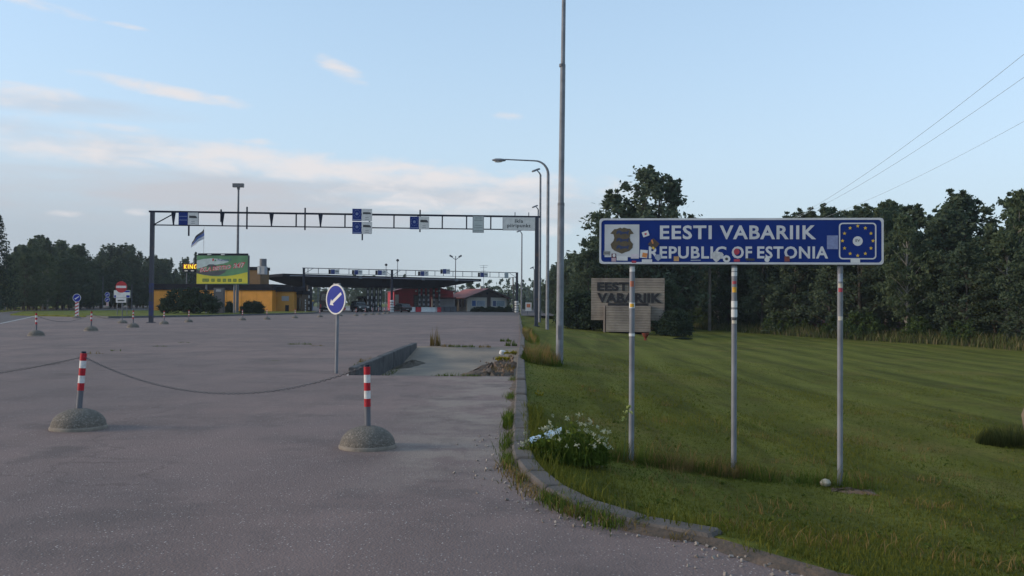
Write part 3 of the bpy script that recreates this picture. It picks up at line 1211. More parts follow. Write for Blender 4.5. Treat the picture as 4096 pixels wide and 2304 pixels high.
far_b = [(36.2, 336.0), (91, 331.0), (133, 327.6), (164, 324.2), (188.7, 322.3), (242.4, 320.4), (267, 319.5), (295, 318.2), (320, 317.2),
         (340, 316.2), (356, 316), (365, 315.4), (372.6, 314.8), (378.6, 314.6), (384.4, 313.9), (388.4, 313.6)]
fb = []
for i, (u, v) in enumerate(far_b):
    p = gp(u, v)
    if i == 0:
        lab = 'striped bollard on concrete dome on the yard beside the main road'
    else:
        lab = 'small striped bollard on a concrete dome in the long row across the yard'
    src = None
    o, tp = make_bollard(p, (random.uniform(-2, 2), random.uniform(-2, 3)), lab, None if i == 0 else 'bollards in a row across the yard', 1.0 if p.y > 60 else 1.12, .64)
    fb.append(tp)
for i in range(0, 2):
    chain(fb[i], fb[i + 1], .35, ('chain hanging behind the bollard beside the main road', 'chain between bollards leading to the gantry post')[i])


# ================================================================== SIGNS ON POSTS
def arrow_poly(cx, cz, L, ang, sw, hw, hl):
    """arrow centred at cx, cz pointing along ang"""
    pts = [(-L / 2, -sw), (L / 2 - hl, -sw), (L / 2 - hl, -hw), (L / 2, 0), (L / 2 - hl, hw), (L / 2 - hl, sw), (-L / 2, sw)]
    return [(cx + a * math.cos(ang) - b * math.sin(ang), cz + a * math.sin(ang) + b * math.cos(ang)) for a, b in pts]


def keep_left():
    p = gp(334.7, 373.6)
    t = thing('direction_sign', 'round blue sign with white arrow pointing down, turned aside on a steel post', 'sign', p, R(-40))
    t.rotation_euler = (0, R(.8), R(-40))
    H = 1.6 + (302.2 - 299.3) / FPX * p.y
    r = .333
    MB().cyl((0, .045, -.2), (0, .045, H + r + .03), .036, n=14).build('post', GALV, t, True)
    d = MB().plate(circ(0, H, r, 40), .004, .018).build('disc', BLUE2, t)
    fr = MB()
    frame(fr, circ(0, H, r + .008, 40), circ(0, H, r - .025, 40), .006, .022)
    fr.build('rim', mat('sign_rim_white', (.56, .56, .55), .5, 0, .1, 5), t)
    MB().plate(arrow_poly(-.005, H + .005, .47, R(214), .032, .085, .105), -.0145, .0015).build('arrow', MATS['sign_rim_white'], t)
    for s in (-.07, .07):
        MB().box((s, .02, H + r + .005), (.07, .05, .05)).build('bracket', GALV, t)
    for dz in (.2, -.2):
        MB().box((0, .03, H + dz), (.12, .06, .04)).build('clamp', GALV, t)


keep_left()


def no_entry():
    p = gp(122.5, 323.2)
    t = thing('no_entry_sign', 'red round no entry sign above a white plate, set in a concrete dome', 'sign', p, 0)
    k = p.y / FPX

    def lz(v):
        return EYE + (300.75 - v) * k
    MB().lathe([(.34, 0), (.34, .03), (.3, .12), (.2, .2), (.08, .235)], 24).build('concrete_base', PEBB, t, True)
    MB().cyl((-.05, .05, 0), (-.05, .05, lz(281)), .035, n=10).build('post', GALVD, t, True)
    c = -.12
    MB().plate(circ(c, lz(287), .41, 32), 0, .015).build('disc', REDS, t)
    MB().plate(rect(c - .36, c + .36, lz(287) - .07, lz(287) + .09), -.0152, .003).build('bar', WHITE, t)
    MB().plate(rect(c - .37, c + .36, lz(302.6), lz(292.2)), 0, .012).build('plate', OFFW, t)
    MB().plate([(c - .25, lz(301.4)), (c + .22, lz(301.2)), (c + .26, lz(300.4)), (c + .1, lz(299.8)), (c - .25, lz(300))], -.0122, .002).build('pictogram', DARK, t)
    MB().plate(rect(c - .37, c + .36, lz(297.6), lz(297.3)), -.0122, .002).build('divider', GREYP, t)
    # blue board standing behind it
    q = at(122, 300, 92)
    s = thing('information_board', 'blue and white information board behind the no entry sign', 'sign', (q.x, q.y, .1), 0)
    k2 = 92 / FPX
    for dx in (-.5, .5):
        MB().cyl((dx, .06, 0), (dx, .06, EYE + 9 * k2), .04, n=8).build('post', GALVD, s)
    MB().plate(rect(-.85, .85, EYE + 2 * k2, EYE + 9.5 * k2), 0, .02).build('panel', OFFW, s)
    MB().plate(rect(-.8, .8, EYE + 2.3 * k2, EYE + 4.6 * k2), -.0202, .003).build('blue_field', BLUE2, s)
    MB().plate(rect(-.2, .8, EYE + 7.6 * k2, EYE + 9.2 * k2), -.0202, .003).build('blue_field', BLUE2, s)


no_entry()


def striped_post_sign(u, v_c, v_base, d, r, label, two=False, dome=True):
    p = at(u, v_base, d)
    gz = max(0, p.z)
    t = thing('keep_right_sign', label, 'sign', (p.x, p.y, p.z), 0)
    hor = 303.5 + .007 * (u - 512)
    H = EYE + (hor - v_c) / FPX * d - p.z
    w = .16
    top = H - r + .05 if not two else H - 3 * r
    MB().box((0, .05, top / 2), (w * 2, .08, top)).build('striped_post', WHITE, t)
    n = 5
    for i in range(n):
        z0 = top * i / n
        h = top / n * .52
        MB().plate([(-w, z0 + .02), (w, z0 + .02 + .16), (w, z0 + .02 + .16 + h * .8), (-w, z0 + .02 + h * .8)], .009, .003).build('stripe', REDS, t)
    for k in range(2 if two else 1):
        c = H - 2.05 * r * k
        MB().plate(circ(0, c, r, 28), 0, .02).build('disc', BLUE2, t)
        fr = MB()
        frame(fr, circ(0, c, r + .006, 28), circ(0, c, r - .03, 28), .002, .024)
        fr.build('rim', MATS['sign_rim_white'], t)
        MB().plate(arrow_poly(0, c, r * 1.25, R(214), .035, .09, .11), -.0202, .002).build('arrow', WHITE, t)
    if dome:
        MB().lathe([(.4, 0), (.4, .03), (.33, .11), (.2, .17), (.08, .2)], 20).build('concrete_base', PEBB, t, True)
    return t


striped_post_sign(76.6, 297.9, 318.0, 81, .37, 'blue round arrow sign on a striped post at the edge of the yard')
striped_post_sign(16.9, 296.8, 306.8, 150, .38, 'blue round arrow sign on a striped post on the verge below the spruce')
striped_post_sign(107.2, 294.6, 307.4, 128, .36, 'two blue arrow discs above one another on a short striped post', True)


# ================================================================== GANTRIES
def gantry(name, label, A, B, H, depth, verts, post_w, chord, m, postm, z0s=(0, 0), mids=(), braces=True):
    A, B = Vector((A[0], A[1], 0)), Vector((B[0], B[1], 0))
    rz = math.atan2(B.y - A.y, B.x - A.x)
    W = (B - A).length
    t = thing(name, label, 'gantry', (A.x, A.y, z0s[0]), rz)
    zz = -z0s[0]
    for x, zb in [(0, 0), (W, z0s[1] + zz)] + [(W * k, zz) for k in mids]:
        MB().box((x, 0, (zb - .2 + H + zz) / 2), (post_w, post_w, H + zz - zb + .2)).build('post', postm, t)
        MB().box((x, 0, zb + .02), (post_w * 1.9, post_w * 1.9, .06)).build('base_plate', postm, t)
    top, bot = H + zz, H + zz - depth
    MB().box((W / 2, -.002, top + chord / 2), (W + .5, chord * 1.15, chord)).build('chord', m, t)
    MB().box((W / 2, -.002, bot), (W - post_w, chord * .7, chord * .62)).build('chord', m, t)
    for x in verts:
        MB().box((x, -.002, (top + bot) / 2), (chord * .75, chord * .5, depth)).build('strut', m, t)
    if braces:
        ends = [0] + [W * k for k in mids] + [W]
        for e in ends:
            for sgn in (-1, 1):
                x2 = e + sgn * depth * 1.75
                if 0 < x2 < W:
                    MB().bar((e + sgn * post_w * .6, .004, bot + .06), (x2, .004, top - .02), chord * .5, chord * .55).build('brace', m, t)
    return t, rz, W


G1A, G1B = at(151.0, 322.8, 65), at(536.2, 326, 67)
G1H = 8.1
k1 = lambda u: onp(u, 220, G1A, G1B)[0]
g1_verts = [k1(u) for u in (173.6, 198, 222.4, 247, 271.6, 296.2, 320.6, 345, 369.6, 394, 418, 442.3, 466.6, 490.8)]
g1zB = lawn_z(G1B.x, G1B.y)
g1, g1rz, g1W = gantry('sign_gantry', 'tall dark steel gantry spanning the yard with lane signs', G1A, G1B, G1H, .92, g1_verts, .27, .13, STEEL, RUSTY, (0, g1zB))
for u, v0, v1 in ((189.2, 224, 236), (247.2, 207, 229.3), (305.2, 208, 230.2), (362.4, 232, 240.3), (420, 210, 232.2), (221.4, 209.6, 222)):
    s, zt = onp(u, v0, G1A, G1B)
    s, zb = onp(u, v1, G1A, G1B)
    MB().box((s, -.12, (zt + zb) / 2), (.1, .09, zt - zb)).build('hanger', STEEL, g1)
# tapered gussets on some struts
for u in (173.6, 222.4, 271.6, 320.6):
    s = k1(u)
    MB().prism([(s - .16, G1H), (s + .16, G1H), (s + .05, G1H - .8), (s - .05, G1H - .8)], lambda a, b, w: (a, -.06 + w, b), .05).build('gusset', STEEL, g1)
# blue spray paint on the left post
MB().box((0, -.006, 1.0), (.275, .275, 1.1)).build('paint_patch', mat('spray_blue', (.02, .03, .12), .7, 0, .3, 3, c2=(.03, .034, .05), lo=.4, hi=.55), g1)
MB().box((0, -.006, 2.55), (.275, .275, .7)).build('paint_patch', MATS['spray_blue'], g1)


def lane_sign(A, B, u0, u1, v0, v1, label, group, split=True, stars=True, picto='van', wm=OFFW, off=.13, back=True, cat='sign', name='lane_sign'):
    s0, z1 = onp(u0, v0, A, B)
    s1, z0 = onp(u1, v1, A, B)
    e = (Vector(B) - Vector(A))
    e.z = 0
    e.normalize()
    n = Vector((e.y, -e.x, 0))       # towards the camera
    c = Vector((A[0], A[1], 0)) + e * ((s0 + s1) / 2) + n * off
    c.z = z0
    t = thing(name, label, cat, c, math.atan2(e.y, e.x), group)
    w, h = s1 - s0, z1 - z0
    if split:
        MB().plate(rect(-w / 2, -.03 * w, 0, h), 0, .04).build('blue_panel', BLUES, t)
        MB().plate(rect(-.02 * w, w / 2, .0, h), 0, .04).build('white_panel', wm, t)
        f = -.0402
        bx = -.265 * w
        if stars:
            sm = mat('pale_print', (.16, .20, .36), .6, 0, .1, 9)
            for i in range(12):
                an = i * math.pi / 6
                MB().plate(circ(bx + .165 * w * math.cos(an), .58 * h + .30 * h * math.sin(an), .022 * w, 5), f, .002).build('star', sm, t)
            MB().plate(circ(bx, .58 * h, .075 * w, 14), f, .002).build('emblem', sm, t)
            MB().plate(rect(bx - .2 * w, bx + .2 * w, .08 * h, .15 * h), f, .002).build('print_line', sm, t)
        else:
            sm = mat('pale_print', (.16, .20, .36), .6, 0, .1, 9)
            for zz in (.36, .66):
                MB().plate(rect(bx - .2 * w, bx + .2 * w, zz * h, (zz + .05) * h), f, .002).build('print_line', sm, t)
        wx = .24 * w
        if picto == 'van':
            pl = [(wx - .2 * w, .56 * h), (wx + .21 * w, .54 * h), (wx + .2 * w, .62 * h), (wx + .14 * w, .74 * h), (wx - .2 * w, .76 * h)]
        elif picto == 'car':
            pl = [(wx - .2 * w, .56 * h), (wx + .2 * w, .56 * h), (wx + .2 * w, .66 * h), (wx + .16 * w, .72 * h), (wx - .18 * w, .73 * h), (wx - .21 * w, .66 * h)]
        else:
            pl = [(wx - .16 * w, .55 * h), (wx - .05 * w, .56 * h), (wx + .17 * w, .74 * h), (wx + .05 * w, .8 * h), (wx - .1 * w, .7 * h)]
        MB().plate(pl, f, .002).build('pictogram', DARK, t)
        for zz, ww in ((.26, .09), (.11, .1)):
            MB().plate(rect(wx - ww * w, wx + ww * w, zz * h, (zz + .04) * h), f, .002).build('print_line', GREYP, t)
    else:
        MB().plate(rect(-w / 2, w / 2, 0, h), 0, .04).build('panel', wm, t)
    return t, w, h


grp1 = None
lane_sign(G1A, G1B, 179.3, 198.7, 212.6, 225.2, 'lane sign by the gantry end post with van picture and no star circle', None, stars=False)
lane_sign(G1A, G1B, 352.6, 372.2, 208.9, 221.3, 'upper of two stacked star circle lane signs, car picture beside it', None, picto='car')
lane_sign(G1A, G1B, 352.6, 372.2, 221.9, 234.2, 'lower of two stacked star circle lane signs, van picture beside it', None)
lane_sign(G1A, G1B, 410.0, 429.2, 216.7, 229.6, 'single star circle lane sign with van picture between gantry chords', None)
t, w, h = lane_sign(G1A, G1B, 472.6, 483.8, 216.0, 233.0, 'narrow grey upright notice with faint text on the gantry', None, split=False, wm=mat('greygreen_panel', (.40, .44, .43), .6, 0, .1, 4))
fr = MB()
frame(fr, rect(-w / 2, w / 2, 0, h), rect(-w / 2 + .04, w / 2 - .04, .04, h - .04), -.0402, .004)
fr.build('border', GREYP, t)
for zz, ww in ((.86, .28), (.72, .38), (.42, .3), (.28, .36), (.1, .4)):
    MB().plate(rect(-ww * w, ww * w, zz * h, (zz + .035) * h), -.0402, .002).build('print_line', mat('faint_print', (.22, .24, .24), .7, 0, .2, 9), t)
t, w, h = lane_sign(G1A, G1B, 502.5, 535.1, 217.0, 230.9, 'wide white name board with dark place name at the gantry end', None, split=False, name='name_board')
fr = MB()
frame(fr, rect(-w / 2, w / 2, 0, h), rect(-w / 2 + .03, w / 2 - .03, .03, h - .03), -.0402, .004)
fr.build('border', GREYP, t)
text('lettering', 'Ikla', DARK, t, -.125 * w, .125 * w, .57 * h, .84 * h, -.0402, .022, 1.1, .002)
text('lettering', 'piiripunkt', DARK, t, -.355 * w, .355 * w, .16 * h, .5 * h, -.0402, .022, 1.1, .002)
for sx in (-.12, .3):
    MB().box((sx * w, .08, h + .12), (.06, .05, .5)).build('hanger', GALVD, t)

G2A, G2B = at(303.4, 312, 142), at(516.7, 312.4, 157)
G2H = 7.0
k2 = lambda u: onp(u, 270, G2A, G2B)[0]
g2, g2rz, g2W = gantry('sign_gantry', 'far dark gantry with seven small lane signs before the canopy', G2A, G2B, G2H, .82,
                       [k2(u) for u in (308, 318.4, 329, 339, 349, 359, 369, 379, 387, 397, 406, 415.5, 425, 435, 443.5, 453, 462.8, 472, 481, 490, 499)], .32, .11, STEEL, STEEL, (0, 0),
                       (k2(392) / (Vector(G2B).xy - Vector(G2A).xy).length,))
for (u0, u1, v0, v1, pic, lab) in (
        (330.6, 338.8, 269.4, 274.3, 'car', 'far lane sign with car picture, beside the gantry end above canopy'),
        (354.0, 362.0, 270.0, 274.9, 'car', 'far lane sign with car picture, second along the canopy edge'),
        (377.4, 386.0, 270.4, 275.2, 'plane', 'far lane sign with slanted picture left of the middle gantry post'),
        (420.0, 428.0, 271.2, 276.2, 'plane', 'far lane sign with slanted picture right of the middle gantry post'),
        (442.4, 449.6, 269.0, 274.0, 'car', 'far lane sign raised above the gantry top chord'),
        (479.8, 487.4, 272.6, 277.2, 'van', 'far lane sign at the free end of the canopy')):
    lane_sign(G2A, G2B, u0, u1, v0, v1, lab, None, stars=False, picto=pic, off=.2)
    p = at(u0 - 1.3, (v0 + v1) / 2, 147)
    s, z = onp(u0 - 1.2, (v0 + v1) / 2, G2A, G2B)
    MB().box((s, -.15, z), (.3, .25, .75)).build('signal_box', BLACK, g2)
lane_sign(G2A, G2B, 504, 507.9, 272.2, 278.2, 'plain grey notice on the far gantry near its end post', None, split=False, wm=MATS['greygreen_panel'], off=.2)
# signs seen from behind on the left post
for i, (dx, dz, r) in enumerate(((-.9, 0, .55), (.1, -.35, .4), (-.3, .5, .35))):
    MB().cyl((dx, -.25, 2.9 + dz), (dx, -.22, 2.9 + dz), r, n=6).build('sign_back', mat('sign_back_grey', (.04, .042, .048), .7), g2)

# concrete ring guards round the far gantry posts
for (u, vb, d, lab) in ((303.6, 312.4, 141.0, 'stack of white rings round the far gantry post by the restaurant'),
                        (391.8, 313.2, 147.0, 'stack of white rings round the middle post of the far gantry'),
                        (516.6, 313.6, 155.4, 'stack of white rings at the lawn end of the far gantry')):
    p = at(u, vb, d)
    t = thing('post_guard', lab, 'post guard', (p.x, p.y, 0), 0)
    for k in range(5):
        z = k * .42
        MB().lathe([(.27, z), (.34, z + .05), (.36, z + .17), (.34, z + .29), (.27, z + .34)], 18).build('ring', WHITE, t, True)
    MB().cyl((0, 0, 0), (0, 0, 2.05), .24, n=12).build('core', BLACK, t)

# a third gantry far behind
G3A, G3B = at(318, 303, 250), at(470, 303, 262)
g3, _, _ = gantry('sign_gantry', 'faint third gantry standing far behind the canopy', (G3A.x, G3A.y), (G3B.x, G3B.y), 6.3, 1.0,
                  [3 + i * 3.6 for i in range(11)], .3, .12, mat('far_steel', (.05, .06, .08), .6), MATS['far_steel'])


# ================================================================== CANOPY
def make_canopy():
    A = at(282.6, 280, 146.2)
    B = at(481.2, 280, 165.5)
    rz = math.atan2(B.y - A.y, B.x - A.x)
    W = (B - A).xy.length
    t = thing('canopy', 'long dark checkpoint canopy with sloping underside over the lanes', 'canopy', (A.x, A.y, 0), rz)
    D = 15.0
    zt = 6.28
    zb = 4.32
    # trapezoid trough: wide top, narrow bottom
    n = [(0, -.0, zt), (W, 0, zt - .12), (W, D, zt - .12), (0, D, zt)]
    MB().add([(0, 0, zt), (W, 0, zt - .14), (W, D, zt - .14), (0, D, zt), (0, 0, zt - .45), (W, 0, zt - .62), (W, D, zt - .62), (0, D, zt - .45)],
             [(0, 1, 2, 3), (7, 6, 5, 4), (0, 4, 5, 1), (1, 5, 6, 2), (2, 6, 7, 3), (3, 7, 4, 0)]).build('roof_edge', BLACK, t)
    x0, x1 = W * .155, W * .79
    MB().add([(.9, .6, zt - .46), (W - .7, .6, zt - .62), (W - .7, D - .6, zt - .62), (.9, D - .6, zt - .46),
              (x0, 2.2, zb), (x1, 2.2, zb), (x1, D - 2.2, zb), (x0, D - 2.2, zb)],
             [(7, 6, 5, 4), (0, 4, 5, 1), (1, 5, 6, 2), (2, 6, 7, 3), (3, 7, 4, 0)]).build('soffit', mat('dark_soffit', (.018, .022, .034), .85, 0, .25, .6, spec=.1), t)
    MB().bar((1.2, -.03, zt - .30), (W - .5, -.03, zt - .45), .06, .17).build('fascia_strip', mat('fascia_grey', (.20, .19, .22), .6, 0, .15, 1), t)
    for k in range(24):
        x = 1.5 + (W - 3) * k / 23
        MB().box((x, .57, zt - .70), (.04, .04, .5)).build('fascia_rib', BLACK, t)
    for k in (.36, .68, .86):
        x = W * k
        MB().box((x, -.15, zt - .34 - .14 * k), (.55, .25, .4)).build('floodlight', GALV, t)
    # columns
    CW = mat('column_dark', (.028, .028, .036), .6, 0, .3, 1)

    def column(u, y, w):
        s, _ = onp(u, 300, A, B)
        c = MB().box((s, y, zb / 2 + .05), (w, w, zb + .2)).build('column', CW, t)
        for k in range(4):
            MB().box((s - w * .28, y - w / 2 - .004, .5 + k * 1.0), (w * .42, .03, .5)).build('reflector', WHITE, c)
        return c
    column(315, 3, .75)
    column(319.5, 12, .3)
    for u in (431, 435.4, 440, 445.6, 451.2):
        s, _ = onp(u, 300, A, B)
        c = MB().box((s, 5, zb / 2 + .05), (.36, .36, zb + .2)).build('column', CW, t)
        for k in range(5):
            MB().box((s, 4.81, .45 + k * .86), (.36, .03, .4)).build('reflector', mat('dull_white', (.30, .30, .32), .6, 0, .2, 3), c)
    for u in (375.5, 379.5, 384, 388):
        column(u, 3.5, .42)
    return t, A, rz


canopy, CA, crz = make_canopy()


def local_pt(A, rz, x, y):
    return (A.x + x * math.cos(rz) - y * math.sin(rz), A.y + x * math.sin(rz) + y * math.cos(rz))


# inspection booths under the canopy
for i, (u, y, lab) in enumerate(((377, 5.5, 'dark glazed inspection booth between the canopy columns'), (385.5, 8.5, 'rear dark inspection booth behind the glazed one'))):
    s, _ = onp(u, 300, CA, Vector((CA.x + math.cos(crz) * 50, CA.y + math.sin(crz) * 50, 0)))
    px, py = local_pt(CA, crz, s, y)
    t = thing('inspection_booth', lab, 'booth', (px, py, 0), crz)
    MB().box((0, 0, .55), (1.9, 2.6, 1.1)).build('base', BLACK, t)
    MB().box((0, 0, 1.7), (1.8, 2.5, 1.2)).build('glazing', GLASS, t)
    for sx in (-.92, .0, .92):
        MB().box((sx, -1.27, 1.7), (.08, .06, 1.2)).build('mullion', GREYP, t)
    MB().box((0, 0, 2.5), (2.2, 3.0, .4)).build('roof', BLACK, t)
    MB().box((.6, -1.36, 1.2), (.4, .05, .6)).build('notice', OFFW, t)
    MB().box((.6, -1.36, .45), (.4, .05, .6)).build('notice', OFFW, t)


# ================================================================== BUILDINGS
def make_red_shed():
    c = at(423.8, 312, 176)
    t = thing('red_shed', 'red gabled customs shed with a grey roller door', 'shed', (c.x, c.y, 0), R(13))
    RD = mat('red_cladding', (.42, .020, .034), .6, 0, .2, .7)
    w, d, e, pk = 5.9, 14, 3.85, 5.3
    MB().prism([(-w, 0), (w, 0), (w, e), (0, pk), (-w, e)], lambda a, b, y: (a, y, b), d).build('wall', RD, t)
    for s in (-1, 1):
        MB().prism([(0, pk + .03), (s * (w + .25), e - .05), (s * (w + .25), e + .06), (0, pk + .16)], lambda a, b, y: (a, -.25 + y, b), d + .5).build('roof', mat('red_roof', (.17, .02, .03), .6, 0, .2, 1), t)
    dr = MB().plate(rect(-1.9, .9, 0, 3.0), -.01, .08).build('roller_door', mat('grey_door', (.085, .105, .13), .6, 0, .15, 1), t)
    for k in range(6):
        MB().plate(rect(-1.88, .88, .45 * k + .3, .45 * k + .33), -.0902, .01).build('door_rib', GREYP, dr)
    fr = MB()
    frame(fr, rect(-2.1, 1.1, -.05, 3.2), rect(-1.9, .9, -.05, 3.0), -.005, .12)
    fr.build('door_frame', mat('dark_red', (.10, .012, .018), .6), t)
    MB().box((2.4, -.25, 3.35), (9.0 / 2, .5, .08)).build('awning', mat('dark_red', (.10, .012, .018), .6), t)
    for k in (-1.6, 2.6):
        MB().box((k, -.2, 3.9), (.3, .3, .25)).build('wall_lamp', OFFW, t)
    MB().plate(rect(-5.7, -5.0, 1.2, 3.2), -.01, .05).build('notice', OFFW, t)
    for k in range(14):
        x = -5.6 + k * .86
        if -2.2 < x < 1.2:
            continue
        MB().box((x, -.012, 1.85), (.05, .03, 3.6)).build('cladding_rib', RD, t)
    # low white annex on the right
    q = at(444.5, 312, 172)
    s = thing('annex', 'low pale annex wall beside the red shed', 'annex', (q.x, q.y, 0), R(13))
    MB().box((0, 2, 1.2), (4.0, 4, 2.4)).build('wall', mat('annex_white', (.33, .32, .33), .7, 0, .15, 1), s)
    MB().box((0, 1.9, 2.55), (4.4, 4.5, .3)).build('roof', mat('dark_red', (.1, .012, .018), .6), s)


make_red_shed()


def make_house():
    c = at(487, 312, 174)
    t = thing('house', 'cream bungalow with red roof and brown gable behind a hedge', 'house', (c.x, c.y, 0), R(24))
    CR = mat('cream_render', (.46, .43, .38), .8, 0, .1, 1)
    BR = mat('brown_boards', (.048, .034, .036), .7, 0, .2, 2)
    RF = mat('red_roof_sheet', (.26, .065, .05), .7, 0, .2, 1.2)
    w, d, e, pk = 4.15, 11, 2.75, 4.35
    MB().box((0, d / 2, e / 2), (2 * w, d, e)).build('wall', CR, t)
    MB().prism([(-w, e), (w, e), (0, pk)], lambda a, b, y: (a, -.05 + y, b), d + .1).build('gable', BR, t)
    for s in (-1, 1):
        r = MB().prism([(0, pk + .02), (s * (w + .75), e - .28), (s * (w + .75), e - .14), (0, pk + .18)], lambda a, b, y: (a, -.9 + y, b), d + 1.8).build('roof', RF, t)
    for s in (-1, 1):
        MB().prism([(0, pk + .2), (s * (w + .78), e - .12), (s * (w + .78), e - .34), (0, pk - .04)], lambda a, b, y: (a, -.98 + y, b), .07).build('barge_board', BR, t)
    MB().box((.35, -.06, e / 2), (.75, .1, e)).build('door', BR, t)
    for (x0, x1, cc) in ((-3.2, -2.4, (.05, .12, .3)), (-2.2, -.5, (.28, .33, .40)), (1.2, 1.9, (.07, .10, .2)), (2.0, 3.7, (.24, .30, .34))):
        wn = MB().plate(rect(x0, x1, 1.05, 2.1), -.01, .04).build('window', mat('pane_%d' % int(cc[2] * 100), cc, .3, 0, .2, 2), t)
        fr = MB()
        frame(fr, rect(x0 - .06, x1 + .06, .99, 2.16), rect(x0, x1, 1.05, 2.1), -.01, .07)
        fr.build('frame', WHITE, wn)
    for k in range(4):
        y = 1.4 + k * 2.6
        wn = MB().box((-w - .01, y, 1.6), (.06, .9, 1.5)).build('window', GLASS, t)
        MB().box((-w - .06, y, 1.6), (.04, .07, 1.5)).build('frame', WHITE, wn)
    MB().box((0, .1, pk - .8), (.35, .36, .35)).build('gable_vent', BLACK, t)
    MB().box((1.5, d * .6, pk + .3), (.5, .5, .9)).build('chimney', CONC, t)


make_house()


def make_restaurant():
    A = at(152, 311, 142)
    B = at(272, 311, 138)
    rz = math.atan2(B.y - A.y, B.x - A.x)
    W = (B - A).xy.length
    t = thing('restaurant', 'orange walled roadside restaurant with black flat roof band', 'building', (A.x, A.y, 0), rz)
    OR = mat('orange_render', (.66, .27, .03), .7, 0, .1, .6)
    MB().box((W / 2, 3, 1.7), (W, 6, 3.4)).build('wall', OR, t)
    MB().box((W / 2, 3, 3.87), (W + .5, 6.5, .94)).build('roof_band', BLACK, t)
    for k in range(1, 8):
        MB().box((W * k / 8, -.012, 1.7), (.03, .03, 3.3)).build('joint', mat('orange_joint', (.5, .21, .03), .8), t)
    # lower right wing with hatch and notice
    MB().box((W + 1.5, 3.3, 1.6), (3.0, 4.0, 3.2)).build('wing_wall', mat('orange_shaded', (.42, .19, .025), .7, 0, .1, .6), t)  # orange darkened in colour for the wing's shaded side
    MB().box((W + 1.6, 3.3, 3.6), (3.3, 4.4, .8)).build('wing_roof_band', BLACK, t)
    MB().plate(rect(W + 1.0, W + 2.2, 1.75, 2.5), 1.29, .05).build('notice', mat('grey_notice', (.24, .24, .27), .6), t)
    MB().plate(rect(W + 1.6, W + 2.2, .1, 1.1), 1.29, .05).build('hatch', BLACK, t)
    MB().box((W + 3.4, 3.6, 1.4), (.9, 2.4, 2.8)).build('porch', mat('porch_brown', (.07, .04, .02), .7), t)
    MB().box((W + 3.5, 3.6, 3.1), (1.1, 2.8, .6)).build('porch_roof', BLACK, t)
    MB().plate(rect(W + 3.1, W + 3.7, .3, 2.2), 2.39, .04).build('window', GLASS, t)
    # stair tower behind the billboard
    s0 = W * .30
    s1 = W * .84
    MB().box(((s0 + s1) / 2, 4, 5.5), (s1 - s0, 3, 3.2)).build('tower_wall', mat('tower_brown', (.16, .085, .028), .7, 0, .15, 1), t)
    MB().box(((s0 + s1) / 2, 4, 6.9), (s1 - s0 + .2, 3.3, .5)).build('tower_band', BLACK, t)
    MB().box((s1 + .3, 2.6, 6.6), (1.2, 1.0, 1.3)).build('sign_box', mat('box_grey', (.30, .31, .34), .6), t)
    MB().box((s1 - .1, 2.06, 6.6), (.35, .06, 1.0)).build('sign_figure', WHITE, t)
    MB().cyl((s1 - .3, 4, 7.1), (s1 - .3, 4, 8.5), .55, n=16).build('flue', GALVD, t, True)
    # lit neon name
    NE = thing('neon_sign', 'lit yellow neon word on a black roof box beside the billboard', 'neon sign', (0, 0, 0), rz)
    p = at(189.5, 267, 141)
    q = at(189.5, 272.5, 141)
    NE.location = (p.x, p.y, 4.34)
    h = p.z - 4.34
    MB().box((.4, .2, h - .55), (3.2, .5, .55)).build('box', BLACK, NE)
    MB().box((.4, .2, h + .02), (3.1, .3, .9)).build('back_board', mat('neon_red', (.25, .012, .01), .5, emit=.12), NE)
    text('lettering', 'KING', mat('neon_yellow', (.95, .72, .03), .5, 0, .1, 1, emit=.25), NE, -.95, 1.35, h - .38, h + .42, .04, .012, 1.2, .05)
    for dx in (-.6, 1.4):
        MB().box((dx, .2, (h - .8) / 2), (.14, .14, h - .8)).build('strut', GALVD, NE)
    for dx in (-.5, .6):
        MB().box((dx, -.1, h - .6), (.5, .15, .18)).build('lamp', OFFW, NE)


make_restaurant()


